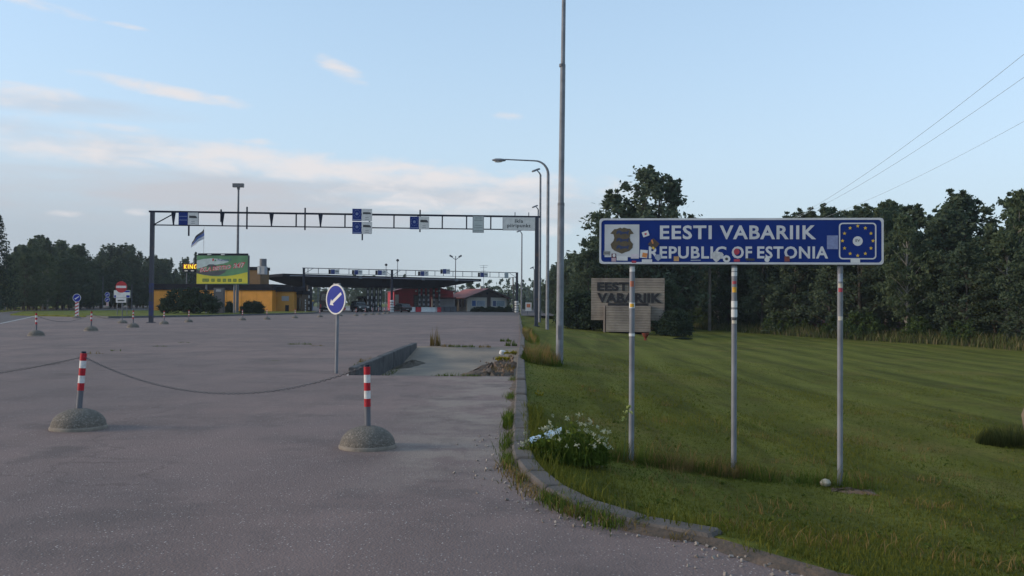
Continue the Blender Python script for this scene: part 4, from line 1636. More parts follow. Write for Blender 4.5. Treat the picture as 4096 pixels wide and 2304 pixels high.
def make_billboard():
    p = at(221.7, 312, 112)
    k = 112 / FPX
    hor = 303.5 + .007 * (221.7 - 512)
    t = thing('billboard', 'large green and yellow bistro billboard before the orange restaurant', 'billboard', (p.x, p.y, .1), R(-3))
    zt, zb = EYE + (hor - 255.2) * k - .1, EYE + (hor - 284.4) * k - .1
    w = 52.8 * k
    h = zt - zb
    x0, x1 = -w / 2, w / 2
    MB().box((0, .25, (zt + zb) / 2), (w, .5, h)).build('body', mat('board_dark', (.05, .05, .055), .7), t)
    GR = mat('print_green', (.10, .24, .11), .6, 0, .25, .5)
    f = -.001
    MB().plate(rect(x0 + .05, x1 - .05, zb + .05, zt - .05), f, .01).build('print', GR, t)

    def Q(cx, cy):                # from crop pixels of the board (495..2190, 185..1110)
        return x0 + .05 + (cx - 495) / 1695 * (w - .1), zt - .05 - (cy - 185) / 925 * (h - .1)
    f = -.0112
    MB().plate([Q(*c) for c in ((495, 1108), (2190, 1085), (2180, 715), (1950, 775), (1700, 825), (1450, 855), (1200, 862), (950, 850), (700, 815), (495, 770))], f, .002).build('yellow_band', mat('print_yellow', (.66, .56, .035), .6, 0, .12, .6), t)
    MB().plate([Q(*c) for c in ((495, 345), (700, 300), (950, 275), (1250, 290), (1500, 345), (1560, 385), (1400, 440), (1150, 480), (900, 500), (700, 560), (495, 620))], f, .002).build('pale_sweep', mat('print_pale', (.52, .58, .57), .6, 0, .2, .8), t)
    MB().plate([Q(*c) for c in ((495, 765), (495, 640), (620, 700), (1000, 700), (1500, 650), (1420, 740), (1250, 835), (1000, 845), (750, 815))], f, .002).build('dark_sweep', mat('print_dark', (.075, .075, .085), .6, 0, .3, .8), t)
    MB().plate([Q(*c) for c in ((830, 560), (850, 500), (900, 470), (1050, 470), (1150, 500), (1130, 560))], f - .002, .002).build('dark_sweep', MATS['print_dark'], t)
    PW = mat('print_white', (.72, .62, .60), .6)
    PR = mat('print_red', (.52, .03, .045), .6, 0, .1, 5)
    for body, a, b, c0, c1 in (('IKLA', 590, 985, 735, 570), ('BISTRO', 1010, 1640, 685, 500), ('24/7', 1700, 2110, 605, 420)):
        for mm, gr, dy in ((PW, .06, .0045), (PR, .012, .0065)):
            xa, za = Q(a, c0)
            xb, zb_ = Q(b, c1)
            o = text('lettering', body, mm, t, xa, xb, za, zb_, -.0112 - dy + .004, gr, 1.0, .002, shear=.2)
            # lines rise to the right
            me = o.data
            n = len(me.vertices)
            arr = np.empty(n * 3, np.float32)
            me.vertices.foreach_get('co', arr)
            arr = arr.reshape(-1, 3)
            zlo = arr[:, 2].min()
            ht = arr[:, 2].max() - zlo
            wd = arr[:, 0].max() - arr[:, 0].min()
            slope = .105
            arr[:, 2] = zlo + (arr[:, 2] - zlo) * (1 - slope * wd / ht) * 1.22 + (arr[:, 0] - arr[:, 0].min()) * slope
            me.vertices.foreach_set('co', arr.ravel())
            me.update()
    text('lettering', 'Premium 7', mat('print_blue', (.05, .07, .2), .6), t, *[v for v in (Q(1190, 350)[0], Q(1650, 350)[0], Q(0, 365)[1], Q(0, 285)[1])], -.0135, .02, 1, .002)
    MB().plate([Q(*c) for c in ((1010, 370), (1070, 350), (1060, 280), (1010, 290))], -.0135, .002).build('logo', PR, t)
    MB().plate([Q(*c) for c in ((1080, 380), (1150, 360), (1130, 310), (1085, 320))], -.0135, .002).build('logo', GR, t)
    for cx in (745, 850, 1040, 1240, 1420, 1590, 1765, 1945):
        ic = MB().plate(rrect(Q(cx - 58, 0)[0], Q(cx + 58, 0)[0], Q(0, 1040)[1], Q(0, 935)[1], .06, 2), -.0135, .002).build('pictogram', mat('print_olive', (.16, .21, .04), .6, 0, .4, 4), t)
        MB().plate(rect(Q(cx - 30, 0)[0], Q(cx + 30, 0)[0], Q(0, 1000)[1], Q(0, 975)[1]), -.0156, .001).build('mark', mat('print_lime', (.30, .32, .04), .6), ic)
    MB().box((0, .25, zt + .12), (w * .96, .3, .24)).build('light_rail', BLACK, t)
    for cx in (920, 1370):
        MB().box((Q(cx, 0)[0], -.1, zt + .08), (.42, .25, .16)).build('floodlight', OFFW, t)
    for dx in (-w * .32, w * .22):
        MB().cyl((dx, .3, -.1), (dx, .3, zb + .1), .11, n=12).build('leg', GALV, t, True)


make_billboard()

# grey totem in front of the restaurant
p = at(222.2, 311.5, 112.6)
t = thing('totem', 'plain dark grey totem box with small white plate under the billboard', 'totem', (p.x, p.y - 1.2, .1), R(-3))
MB().bbox((0, 0, 1.6), (1.28, .5, 3.2), .03).build('body', mat('totem_grey', (.075, .075, .085), .6, 0, .15, 1), t)
MB().plate(rect(-.32, .32, 2.72, 3.02), -.251, .01).build('plate', mat('totem_plate', (.3, .3, .31), .6), t)


# ================================================================== MASTS, LAMPS, FLAG
def simple_mast(u, v_top, d, r, label, head='flood', z0=0.0, name='light_mast', lean=0.0):
    p = at(u, 310, d)
    hor = 303.5 + .007 * (u - 512)
    H = EYE + (hor - v_top) / FPX * d - z0
    t = thing(name, label, 'mast', (p.x, p.y, z0), 0)
    MB().cyl((0, 0, -.2), (lean, 0, H - .2), r, r * .55, 12).build('pole', GALVD, t, True)
    if head == 'flood':
        MB().box((lean, -.1, H - .1), (1.3 * r * 5, .5, .5)).build('lamp_head', mat('lamp_grey', (.10, .10, .11), .5), t)
        MB().box((lean, 0, H - .5), (.3, .3, .3)).build('bracket', GALVD, t)
    elif head == 'twin':
        for s in (-1, 1):
            MB().bar((0, 0, H - 1.0), (s * .9, 0, H - .35), .12, .12).build('arm', GALVD, t)
            MB().box((s * .95, 0, H - .25), (.7, .4, .35), rot=Euler((0, -s * .5, 0)).to_matrix()).build('lamp_head', MATS['lamp_grey'], t)
    elif head == 'ball':
        MB().lathe([(.05, H - .3), (.3, H - .1), (.34, H + .1), (.2, H + .3), (.02, H + .35)], 12).build('lamp_head', BLACK, t, True)
    elif head == 'none':
        pass
    return t


simple_mast(237.0, 184.5, 118, .22, 'tall floodlight mast rising behind the billboard', 'flood', .1)
simple_mast(455.2, 255.0, 185, .14, 'mast with two splayed floodlights behind the canopy', 'twin')
simple_mast(385.7, 265.0, 215, .12, 'short ball topped mast left of the middle gantry post', 'ball')
simple_mast(397.2, 260.5, 205, .12, 'taller ball topped mast right of the middle gantry post', 'ball')
simple_mast(63.0, 257.0, 150, .10, 'bare grey pole against the trees behind the main road', 'none', .4)
simple_mast(5.2, 240.0, 125, .10, 'bare grey pole in front of the dark spruce', 'none', .4)
simple_mast(102.6, 275.0, 165, .08, 'thin bare pole beyond the double arrow sign', 'none', .4)
simple_mast(131.6, 283.0, 160, .08, 'thin bare pole beside the gantry end post', 'none', .3)

# flag on the restaurant
p = at(203.2, 290, 150)
t = thing('flagpole', 'thin white flagpole rising behind the billboard', 'flagpole', (p.x, p.y, 0), 0)
hor = 301.3
Hf = EYE + (hor - 226.5) / FPX * 150
MB().cyl((0, 0, 0), (0, 0, Hf), .07, .035, 8).build('pole', WHITE, t, True)
fl = thing('flag', 'blue black and white flag drooping from the flagpole', 'flag', (p.x, p.y - .06, Hf - .35), 0)
FB = [mat('flag_blue', (.05, .10, .30), .8), mat('flag_black', (.035, .035, .045), .8), mat('flag_white', (.40, .43, .50), .8)]


def flag_pt(a, b):               # a along fly 0..1, b down hoist 0..1
    x = -a * 2.1 + .12 * math.sin(a * 9 + b * 2)
    z = -b * 1.75 * (1 - .45 * a) - a * 2.0 - .3 * a * a
    y = .25 * math.sin(a * 7 + b * 1.5) * a - .1 * b
    return (x, y, z)


for k in range(3):
    mb = MB()
    nx, ny = 14, 3
    vs = [flag_pt(i / nx, (k + j / ny) / 3) for j in range(ny + 1) for i in range(nx + 1)]
    fs = [(j * (nx + 1) + i, j * (nx + 1) + i + 1, (j + 1) * (nx + 1) + i + 1, (j + 1) * (nx + 1) + i) for j in range(ny) for i in range(nx)]
    mb.add(vs, fs)
    mb.build('stripe', FB[(1, 0, 2)[k]] if k < 2 else FB[2], fl, True)


def street_lamp(u, v_top, v_base, d, arm, label, r=.11, direction=-1, lean=0.0, zbase=None):
    p = at(u, v_base, d)
    zb = lawn_z(p.x, p.y) if p.x > kx(p.y) else 0
    hor = 303.5 + .007 * (u - 512)
    H = EYE + (hor - v_top) / FPX * d - zb
    t = thing('street_lamp', label, 'street lamp', (p.x, p.y, zb), 0)
    if arm > 1:
        rad = .95
        pts = [(0, 0, -.2), (0, 0, H * .3), (0, 0, H * .6), (0, 0, H - rad - .05)]
        for i in range(1, 9):
            a = R(90 * i / 8)
            pts.append((direction * (rad - rad * math.cos(a)), 0, H - rad - .05 + rad * math.sin(a)))
        pts.append((direction * (arm - .7), 0, H + .03))
        MB().tube(pts, r, 10, .045).build('pole', GALV, t, True)
        hd = MB()
        hd.lathe([(.02, -.45), (.13, -.38), (.19, -.1), (.19, .2), (.1, .38), (.05, .45)], 14)
        hd.v = [(direction * (arm - .3) + direction * q[2] * 1.1, q[0] * 1.0, H - .02 + q[1] * .62) for q in hd.v]
        hd.build('lamp_head', GALV, t, True)
        lens = MB().lathe([(.01, -.32), (.12, -.24), (.15, 0), (.13, .22), (.03, .3)], 12)
        lens.v = [(direction * (arm - .25) + direction * q[2] * 1.0, q[0], H - .075 + min(0, q[1]) * .8) for q in lens.v]
        lens.build('lens', OFFW, t, True)
    else:
        MB().tube([(0, 0, -.2), (0, 0, H * .5), (0, 0, H - .35), (direction * .12, -.1, H - .15), (direction * .3, -.25, H)], r, 10, .05).build('pole', GALV, t, True)
        hd = MB()
        hd.bbox((0, 0, 0), (.85, .36, .16), .05)
        rm = Euler((0, R(22) * -direction * -1, R(35))).to_matrix()
        hd.v = [tuple(rm @ Vector(q) + Vector((direction * .45, -.4, H + .05))) for q in hd.v]
        hd.build('lamp_head', GALVD, t)
    MB().box((0, -r - .005, .75), (.1, .03, .35)).build('service_door', GALVD, t)
    return t


street_lamp(547.2, 159.8, 329.0, 62, 3.75, 'street lamp with long curved arm over the yard', .12)
street_lamp(539.6, 171.0, 319.6, 84, .5, 'tall street lamp with short head just past the gantry post', .13)
street_lamp(537.6, 207.0, 316.2, 116, .5, 'shorter looking street lamp half hidden by the gantry post', .13)
street_lamp(521.4, 231.5, 314.0, 138, .5, 'slim lamp post standing beyond the place name board', .13)
street_lamp(534.0, 268.0, 312.5, 170, .5, 'farthest lamp post on the lawn side by the trees', .12)

# near mast reaching out of the picture
p = at(559.4, 363, 25.4)
zb = lawn_z(p.x, p.y)
t = thing('tall_mast', 'tall galvanised mast on the grass strip beside the kerb', 'mast', (p.x, p.y, zb), 0)
MB().cyl((0, 0, -.3), (.02, 0, 4.6), .108, .096, 18).build('pole_section', GALV, t, True)
MB().cyl((.02, 0, 4.6), (.05, 0, 8.6), .084, .074, 18).build('pole_section', GALV, t, True)
MB().cyl((.05, 0, 8.6), (.1, 0, 15.5), .062, .045, 18).build('pole_section', GALV, t, True)
for z, r in ((4.58, .1), (8.58, .078)):
    MB().cyl((.02, 0, z - .05), (.02, 0, z + .03), r, r, 18).build('collar', GALVD, t, True)
MB().tube([(.1, 0, 15.4), (.0, 0, 15.9), (-.8, 0, 16.2), (-2.2, 0, 16.25)], .045, 8).build('arm', GALV, t, True)
MB().bbox((-2.6, 0, 16.2), (.9, .3, .18), .05).build('lamp_head', GALVD, t)
MB().box((0, -.112, .9), (.1, .02, .4)).build('service_door', GALVD, t)


# ================================================================== MONUMENT
def make_monument():
    A = at(591.0, 330, 69.5)
    B = at(664.4, 330, 68.5)
    rz = math.atan2(B.y - A.y, B.x - A.x)
    W = (B - A).xy.length
    zb = lawn_z((A.x + B.x) / 2, A.y)
    t = thing('monument', 'board marked concrete monument with dark cut country name', 'monument', (A.x, A.y, zb), rz)

    def q(u, v):
        s, z = onp(u, v, A, B)
        return s, z - zb
    m = bpy.data.materials.new('board_marked_concrete')
    m.use_nodes = True
    nt = m.node_tree
    b = nt.nodes['Principled BSDF']
    b.inputs['Roughness'].default_value = .92
    tc = N(nt, 'ShaderNodeTexCoord')
    wv = N(nt, 'ShaderNodeTexWave', bands_direction='Z')
    wv.inputs['Scale'].default_value = 1.6
    wv.inputs['Distortion'].default_value = .6
    nt.links.new(tc.outputs['Object'], wv.inputs['Vector'])
    ns = N(nt, 'ShaderNodeTexNoise')
    ns.inputs['Scale'].default_value = 1.1
    ns.inputs['Detail'].default_value = 6
    nt.links.new(tc.outputs['Object'], ns.inputs['Vector'])
    rp = N(nt, 'ShaderNodeValToRGB')
    rp.color_ramp.elements[0].position, rp.color_ramp.elements[1].position = .3, .7
    rp.color_ramp.elements[0].color, rp.color_ramp.elements[1].color = (.13, .105, .092, 1), (.27, .23, .19, 1)
    nt.links.new(M2(nt, 'ADD', M2(nt, 'MULTIPLY', wv.outputs['Fac'], .12), M2(nt, 'MULTIPLY', ns.outputs['Fac'], .95)), rp.inputs[0])
    nt.links.new(rp.outputs[0], b.inputs['Base Color'])
    bp = N(nt, 'ShaderNodeBump')
    bp.inputs['Distance'].default_value = .05
    bp.inputs['Strength'].default_value = .35
    nt.links.new(wv.outputs['Fac'], bp.inputs['Height'])
    nt.links.new(bp.outputs[0], b.inputs['Normal'])
    z1, z0 = q(627, 278.2)[1], q(627, 320.4)[1]
    # upper slab, built of board courses
    n = 9
    for k in range(n):
        h = (z1 - z0) / n
        MB().box((W / 2, .5, z0 + h * (k + .5)), (W + (k % 2) * .006, 1.0 + (k % 2) * .004, h - .001)).build('course', m, t)
    x0, x1 = q(606.6, 320)[0], q(650.7, 320)[0]
    zt, zz = q(627, 305.8)[1], q(627, 331.6)[1]
    n = 5
    for k in range(n):
        h = (zt - zz) / n
        MB().box(((x0 + x1) / 2, .1, zz + h * (k + .5)), (x1 - x0 + (k % 2) * .006, 1.5 + (k % 2) * .004, h - .001)).build('course', m, t)
    MB().box((x0 - .16, .2, (zt + -.1) / 2 - .05), (.14, 1.2, zt + .2)).build('side_fin', mat('fin_concrete', (.27, .22, .19), .9, 0, .2, 2), t)
    MB().box(((x0 + x1) / 2, .7, zz / 2 - .1), (x1 - x0 - .3, 1.0, zz + .3)).build('plinth', BLACK, t)
    LT = mat('recess_dark', (.016, .017, .022), .9, 0, .3, 3)
    MB().plate(rect(x0 + .1, x1 - .2, zt, zt + .2), -.02, .03).build('ledge_shadow', LT, t)  # dark plate standing in for the recess shadow above the lower block
    a, b2 = q(597.2, 290.9), q(631.5, 282.2)
    text('lettering', 'EESTI', LT, t, a[0], b2[0], a[1], b2[1], -.016, .045, 1.05, .05)
    a, b2 = q(597.2, 302.6), q(661.6, 293.2)
    text('lettering', 'VABARIIK', LT, t, a[0], b2[0], a[1], b2[1], -.016, .045, 1.05, .05)


make_monument()

# small red urn before the monument
p = at(645.4, 345, 57)
zb = lawn_z(p.x, p.y)
t = thing('urn', 'small rusty red urn on the mown grass before the monument', 'urn', (p.x, p.y, zb), 0)
RT = mat('rusty_red', (.17, .035, .02), .8, 0, .3, 6)
MB().lathe([(.12, 0), (.13, .04), (.06, .1), (.09, .18), (.18, .3), (.24, .47), (.22, .47), (.16, .36)], 16).build('bowl', RT, t, True)
MB().lathe([(.2, .34), (.2, .4), (.05, .42)], 12).build('soil', BLACK, t)


# ================================================================== UTILITY LINE
WOOD = mat('old_pole_wood', (.17, .145, .12), .9, 0, .3, 2, c2=(.10, .085, .07))
up = at(709.6, 328, 87)
uz = lawn_z(up.x, up.y)


def utility_pole(loc, label, strut=None, h=9.6):
    t = thing('utility_pole', label, 'utility pole', loc, R(-8))
    MB().cyl((0, 0, -.4), (0, 0, h), .17, .12, 10).build('pole', WOOD, t, True)
    MB().box((0, 0, h - .45), (2.4, .12, .14)).build('crossarm', WOOD, t)
    for x in (-1.05, 0, 1.05):
        z = h - .36 if x else h
        MB().lathe([(.03, z), (.06, z + .04), (.04, z + .1), (.06, z + .16), (.02, z + .22)], 8, (x, 0, 0)).build('insulator', WHITE, t)
    if strut:
        MB().cyl((strut, -.5, -.4), (-.12, 0, h - 2.2), .14, .11, 8).build('brace_pole', WOOD, t, True)
    return t


utility_pole((up.x, up.y, uz), 'braced wooden utility pole at the lawn edge behind the border sign', -6.0)
np_ = Vector((9.6, -1.5, 0))
utility_pole((np_.x, np_.y, lawn_z(9.6, -1.5)), 'wooden utility pole on the lawn beside the viewer')
edge = [(1024, 43.7), (1024, 63.6), (1024, 107)]
mids_ = [(827, 204.7), (842.7, 202.7), (870.5, 208.7)]
for i in range(3):
    d = (20.5, 22.5, 28.5)[i]
    P1 = at(edge[i][0], edge[i][1], d)
    P2 = at(mids_[i][0], mids_[i][1], (41, 43.5, 49)[i])
    off = (-1.0, 0, 1.0)[i]
    P3 = Vector((up.x + off, up.y - .1, uz + 9.3 + (.3 if i == 1 else 0)))
    # smooth curve through the three points, extended to the near pole
    ys = np.array([P1.y, P2.y, P3.y])
    cz = np.polyfit(ys, [P1.z, P2.z, P3.z], 2)
    cx = np.polyfit(ys, [P1.x, P2.x, P3.x], 1)
    pts = []
    for y in np.linspace(-1.5, P3.y, 60):
        pts.append((float(np.polyval(cx, y)), float(y), float(np.polyval(cz, y))))
    o = MB().tube(pts, .006, 5).build('overhead_wire', mat('wire', (.36, .41, .46), .6))
    tag(o, ('overhead wire, the highest of three above the lawn', 'overhead wire, the middle one of three above the lawn', 'overhead wire, the lowest of three above the lawn')[i], 'wire')

# small poles far off
p = at(513.8, 312, 168)
t = thing('utility_pole', 'far utility pole with crossarm beside the bungalow', 'utility pole', (p.x, p.y, 0), 0)
MB().cyl((0, 0, -.3), (-.2, 0, 6.6), .16, .12, 8).build('pole', WOOD, t, True)
MB().box((-.18, 0, 5.0), (2.2, .12, .14)).build('crossarm', WOOD, t)
p = at(483.4, 300, 186)
t = thing('antenna_mast', 'television antenna on a thin mast above the bungalow roof', 'antenna', (p.x, p.y, 0), 0)
MB().cyl((0, 0, 0), (0, 0, 9.6), .05, .04, 6).build('pole', GALVD, t)
for z, l in ((9.5, .9), (9.1, .7), (8.4, .5)):
    MB().box((0, 0, z), (l * 2, .05, .05)).build('element', GALVD, t)
p = at(527.6, 306, 125)
t = thing('notice_board', 'small white and orange notice beneath the trees at the lawn end', 'sign', (p.x, p.y, lawn_z(p.x, p.y)), 0)
MB().box((0, .03, .55), (.1, .08, 1.2)).build('post', GALVD, t)
MB().plate(rect(-.3, .55, .7, 1.9), 0, .03).build('panel', OFFW, t)
MB().plate(rect(-.15, .4, 1.2, 1.7), -.0302, .004).build('orange_field', mat('notice_orange', (.5, .16, .07), .6), t)


# ================================================================== VEHICLES
def wheel(mbx, x, y, r, parent):
    w = MB().cyl((x, y - .11, r), (x, y + .11, r), r, n=16).build('wheel', RUBBER, parent, True)
    MB().cyl((x, y - .12, r), (x, y + .12, r), r * .6, n=12).build('rim', CHROME, w, True)


def car(name, label, cat, loc, rz, L, Wd, H, prof, glass, paint, wheels, r):
    """prof: side outline (x, z) for the body; glass: side outline of the glasshouse"""
    t = thing(name, label, cat, loc, rz)
    mb = MB()
    n = len(prof)
    vs = []
    for (wf, zf) in ((-1, 0), (-1, 1), (1, 1), (1, 0)):
        for (x, z) in prof:
            tuck = .94 if zf == 0 else 1.0
            vs.append((x, wf * Wd / 2 * (1.0 if zf else .97), z))
    k = n
    mb.v = [(x, -Wd / 2, z) for x, z in prof] + [(x, Wd / 2, z) for x, z in prof]
    mb.f = [tuple(range(k)), tuple(range(2 * k - 1, k - 1, -1))] + [(i, (i + 1) % k, k + (i + 1) % k, k + i) for i in range(k)]
    o = mb.build('body', paint, t)
    bv = o.modifiers.new('bevel', 'BEVEL')
    bv.width = .09
    bv.segments = 3
    bv.limit_method = 'ANGLE'
    g = MB()
    kk = len(glass)
    zmin = min(z for x, z in glass)
    zmax = max(z for x, z in glass)
    ins = lambda z: Wd / 2 - .05 - .16 * (z - zmin) / (zmax - zmin)
    g.v = [(x, -ins(z), z) for x, z in glass] + [(x, ins(z), z) for x, z in glass]
    g.f = [tuple(range(kk)), tuple(range(2 * kk - 1, kk - 1, -1))] + [(i, (i + 1) % kk, kk + (i + 1) % kk, kk + i) for i in range(kk)]
    go = g.build('windows', GLASS, t)
    bv = go.modifiers.new('bevel', 'BEVEL')
    bv.width = .06
    bv.segments = 2
    xs = [x for x, z in glass if z > zmax - .08]
    MB().bbox(((min(xs) + max(xs)) / 2, 0, zmax + .015), (max(xs) - min(xs) + .05, 2 * ins(zmax) + .02, .06), .03).build('roof', paint, t)
    for x in wheels:
        for s in (-1, 1):
            wheel(None, x, s * (Wd / 2 - .1), r, t)
    for s in (-1, 1):
        MB().box((L / 2 - .06, s * (Wd / 2 - .25), H * .47), (.12, .34, .16)).build('headlight', OFFW, t)
        MB().box((-L / 2 + .05, s * (Wd / 2 - .2), H * .52), (.1, .22, .22)).build('tail_light', REDS, t)
        MB().box((xs[-1] + .35 if xs[-1] > 0 else .6, s * (Wd / 2 + .08), H * .6), (.14, .2, .14)).build('mirror', paint, t)
    MB().box((-L / 2 - .012, 0, H * .36), (.03, .5, .11)).build('number_plate', WHITE, t)
    MB().box((L / 2 + .012, 0, H * .26), (.03, .5, .11)).build('number_plate', WHITE, t)
    return t


suv_prof = [(-2.3, .38), (-2.32, .95), (-2.2, 1.08), (.95, 1.08), (2.05, .98), (2.3, .8), (2.32, .38)]
suv_glass = [(-2.2, 1.06), (1.05, 1.06), (.35, 1.72), (-.2, 1.78), (-2.0, 1.74)]
hat_prof = [(-2.1, .30), (-2.15, .75), (-2.02, .95), (.8, .93), (1.9, .78), (2.12, .58), (2.12, .30)]
hat_glass = [(-1.95, .92), (.95, .92), (.25, 1.42), (-.3, 1.47), (-1.5, 1.42)]
BLK = mat('black_car_paint', (.010, .012, .014), .3, .1, .2, 2)
BRN2 = mat('dark_brown_car_paint', (.030, .022, .026), .3, .2, .2, 2)
WCP = mat('white_car_paint', (.55, .57, .6), .35, 0, .1, 2)
p = at(359.6, 312, 146)
car('parked_car', 'black off-road car standing under the checkpoint canopy', 'car', (p.x, p.y, .004), R(-62), 4.6, 1.85, 1.78, suv_prof, suv_glass, BLK, (-1.4, 1.4), .38)
p = at(401.0, 312.6, 149)
car('parked_car', 'dark brown hatchback parked before the red shed', 'car', (p.x, p.y, .004), R(128), 4.2, 1.78, 1.45, hat_prof, hat_glass, BRN2, (-1.25, 1.3), .32)
p = at(371.0, 311, 168)
car('parked_car', 'white car half hidden behind the inspection booths', 'car', (p.x, p.y, .004), R(-30), 4.2, 1.75, 1.45, hat_prof, hat_glass, WCP, (-1.25, 1.3), .32)
p = at(299, 310.6, 176)
car('parked_car', 'white car parked beside the restaurant porch', 'car', (p.x, p.y, .004), R(-12), 4.2, 1.75, 1.45, hat_prof, hat_glass, WCP, (-1.25, 1.3), .32)


def make_coach():
    p = at(328.2, 312, 150)
    t = thing('coach', 'dark maroon coach seen from behind beneath the canopy', 'coach', (p.x, p.y, .004), R(100))
    PT = mat('maroon_coach_paint', (.030, .014, .018), .35, .1, .25, 1)
    L, Wd = 11.0, 2.55
    pr = [(-Wd / 2, .35), (Wd / 2, .35), (Wd / 2, 2.5), (Wd / 2 - .1, 3.05), (Wd / 2 - .45, 3.38), (-Wd / 2 + .45, 3.38), (-Wd / 2 + .1, 3.05), (-Wd / 2, 2.5)]
    MB().prism(pr, lambda a, b, w: (-L / 2 + w, a, b), L).build('body', PT, t)
    MB().plate(rect(-1.0, 1.0, 1.9, 2.9), 0, .02)
    r = MB()
    r.prism([(-1.0, 1.9), (1.0, 1.9), (.92, 2.95), (-.92, 2.95)], lambda a, b, w: (-L / 2 - .02 + w, a, b), .04)
    r.build('rear_window', GLASS, t)
    for s in (-1, 1):
        MB().box((0, s * (Wd / 2 + .004), 2.15), (L - 1.2, .03, .8)).build('side_window', GLASS, t)
        MB().box((-L / 2 - .01, s * 1.05, 1.0), (.05, .22, .5)).build('tail_light', REDS, t)
        for x in (-3.0, 3.4):
            wheel(None, x, s * (Wd / 2 - .15), .48, t)
    MB().box((-L / 2 - .03, 0, .55), (.1, 2.4, .3)).build('bumper', BLACK, t)
    MB().box((-L / 2 - .02, 0, .95), (.05, 1.2, .06)).build('trim', GREYP, t)
    MB().box((-L / 2 - .02, 0, .78), (.05, .5, .11)).build('number_plate', WHITE, t)


make_coach()

# water filled barriers, alternately red and white
bar_u = [(412.5, 312.4, 'w'), (418.6, 312.4, 'r'), (424, 312.4, 'w'), (429.6, 312.6, 'w'), (434.4, 312.8, 'w'), (438.2, 312.8, 'r'), (343.5, 311.0, 'r'), (347.4, 311.0, 'w')]
for i, (u, v, c) in enumerate(bar_u):
    d = 156 if u > 400 else 178
    p = at(u, v, d)
    lab = 'red plastic road barrier in the line before the red shed' if c == 'r' else 'white plastic road barrier in the line before the red shed'
    if u < 400:
        lab = ('red plastic barrier beside the black off-road car', 'white plastic barrier beside the black off-road car')[c == 'w']
    o = MB().prism([(-.3, 0), (.3, 0), (.26, .2), (.14, .45), (.12, .85), (-.12, .85), (-.14, .45), (-.26, .2)], lambda a, b, w: (w - .5, a, b), 1.0).build(
        'road_barrier', REDP if c == 'r' else WHITE, None, loc=(p.x, p.y, .004))
    tag(o, lab, 'barrier', None if u < 400 else ('red barriers' if c == 'r' else 'white barriers') + ' before the red shed')
for i, u in enumerate((441.6, 447.4, 453.2)):
    p = at(u, 312.6, 160)
    o = MB().bbox((0, 0, .5), (1.0, .8, 1.0), .04).build('concrete_block', mat('block_grey', (.085, .088, .10), .9, 0, .2, 1), None, loc=(p.x, p.y, .004))
    o.rotation_euler = (0, 0, R(10))
    tag(o, 'dark grey concrete block beside the pale annex', 'block', 'concrete blocks beside the annex')
# fuel pump seen past the restaurant porch
for u, lab in ((306.6, 'white fuel pump standing past the ring stack near the coach'), (311.2, 'blue and white fuel pump beside the canopy column')):
    p = at(u, 310.8, 170)
    t = thing('fuel_pump', lab, 'fuel pump', (p.x, p.y, .004), 0)
    MB().bbox((0, 0, .85), (.7, .5, 1.7), .05).build('cabinet', WCP if u < 308 else mat('pump_blue', (.12, .2, .35), .5), t)
    MB().plate(rect(-.25, .25, 1.1, 1.5), -.251, .01).build('display', BLACK, t)
    MB().box((.38, 0, 1.0), (.08, .12, .5)).build('nozzle', BLACK, t)
    MB().box((0, 0, 1.85), (.9, .5, .3)).build('header', YELL if u > 308 else WHITE, t)


# ================================================================== VEGETATION
def leaves(n, centers, radii, size, seed, droop=0.0, aspect=.6, flat=.5):
    """n leaf quads per centre spread in gaussian clumps"""
    r = np.random.default_rng(seed)
    C = np.repeat(np.asarray(centers, float), n, 0)
    Rr = np.repeat(np.asarray(radii, float), n)
    k = len(C)
    off = r.normal(size=(k, 3))
    off /= np.linalg.norm(off, axis=1)[:, None] + 1e-9
    off *= np.minimum(np.abs(r.normal(0, .62, k)) + .08, 1.7)[:, None]
    P = C + off * Rr[:, None] * np.array([1, 1, .8])
    if droop:
        P[:, 2] -= droop * r.random(k) * Rr
    a = r.normal(size=(k, 3))
    a[:, 2] -= droop * 1.5
    a /= np.linalg.norm(a, axis=1)[:, None]
    b = np.cross(a, r.normal(size=(k, 3)))
    b /= np.linalg.norm(b, axis=1)[:, None]
    s = size * (.6 + .8 * r.random(k))
    a *= s[:, None]
    b *= (s * aspect)[:, None]
    V = np.stack([P - a, P + b * .8, P + a, P - b * .8], 1).reshape(-1, 3)
    ct = np.repeat(r.random(len(centers)), n)
    tint = np.clip(.55 * ct + .45 * r.random(k), 0, 1)
    return V, tint


LEAF = {
    'birch': leafmat('birch_leaf', (.135, .165, .090), (.070, .100, .056), .4),
    'dark': leafmat('alder_leaf', (.112, .142, .086), (.056, .082, .054), .4),
    'pale': leafmat('willow_leaf', (.115, .145, .095), (.055, .080, .052), .3),
    'spruce': leafmat('spruce_needle', (.055, .076, .056), (.024, .036, .028), .12),
    'bush': leafmat('bush_leaf', (.090, .128, .045), (.036, .060, .024)),
    'hedge': leafmat('hedge_leaf', (.048, .070, .042), (.020, .034, .023), .15),
}
BARK = {'birch': mat('birch_bark', (.22, .21, .19), .9, 0, .2, 3, c2=(.05, .045, .04), lo=.36, hi=.5), 'dark': mat('dark_bark', (.05, .042, .035), .95, 0, .3, 4)}


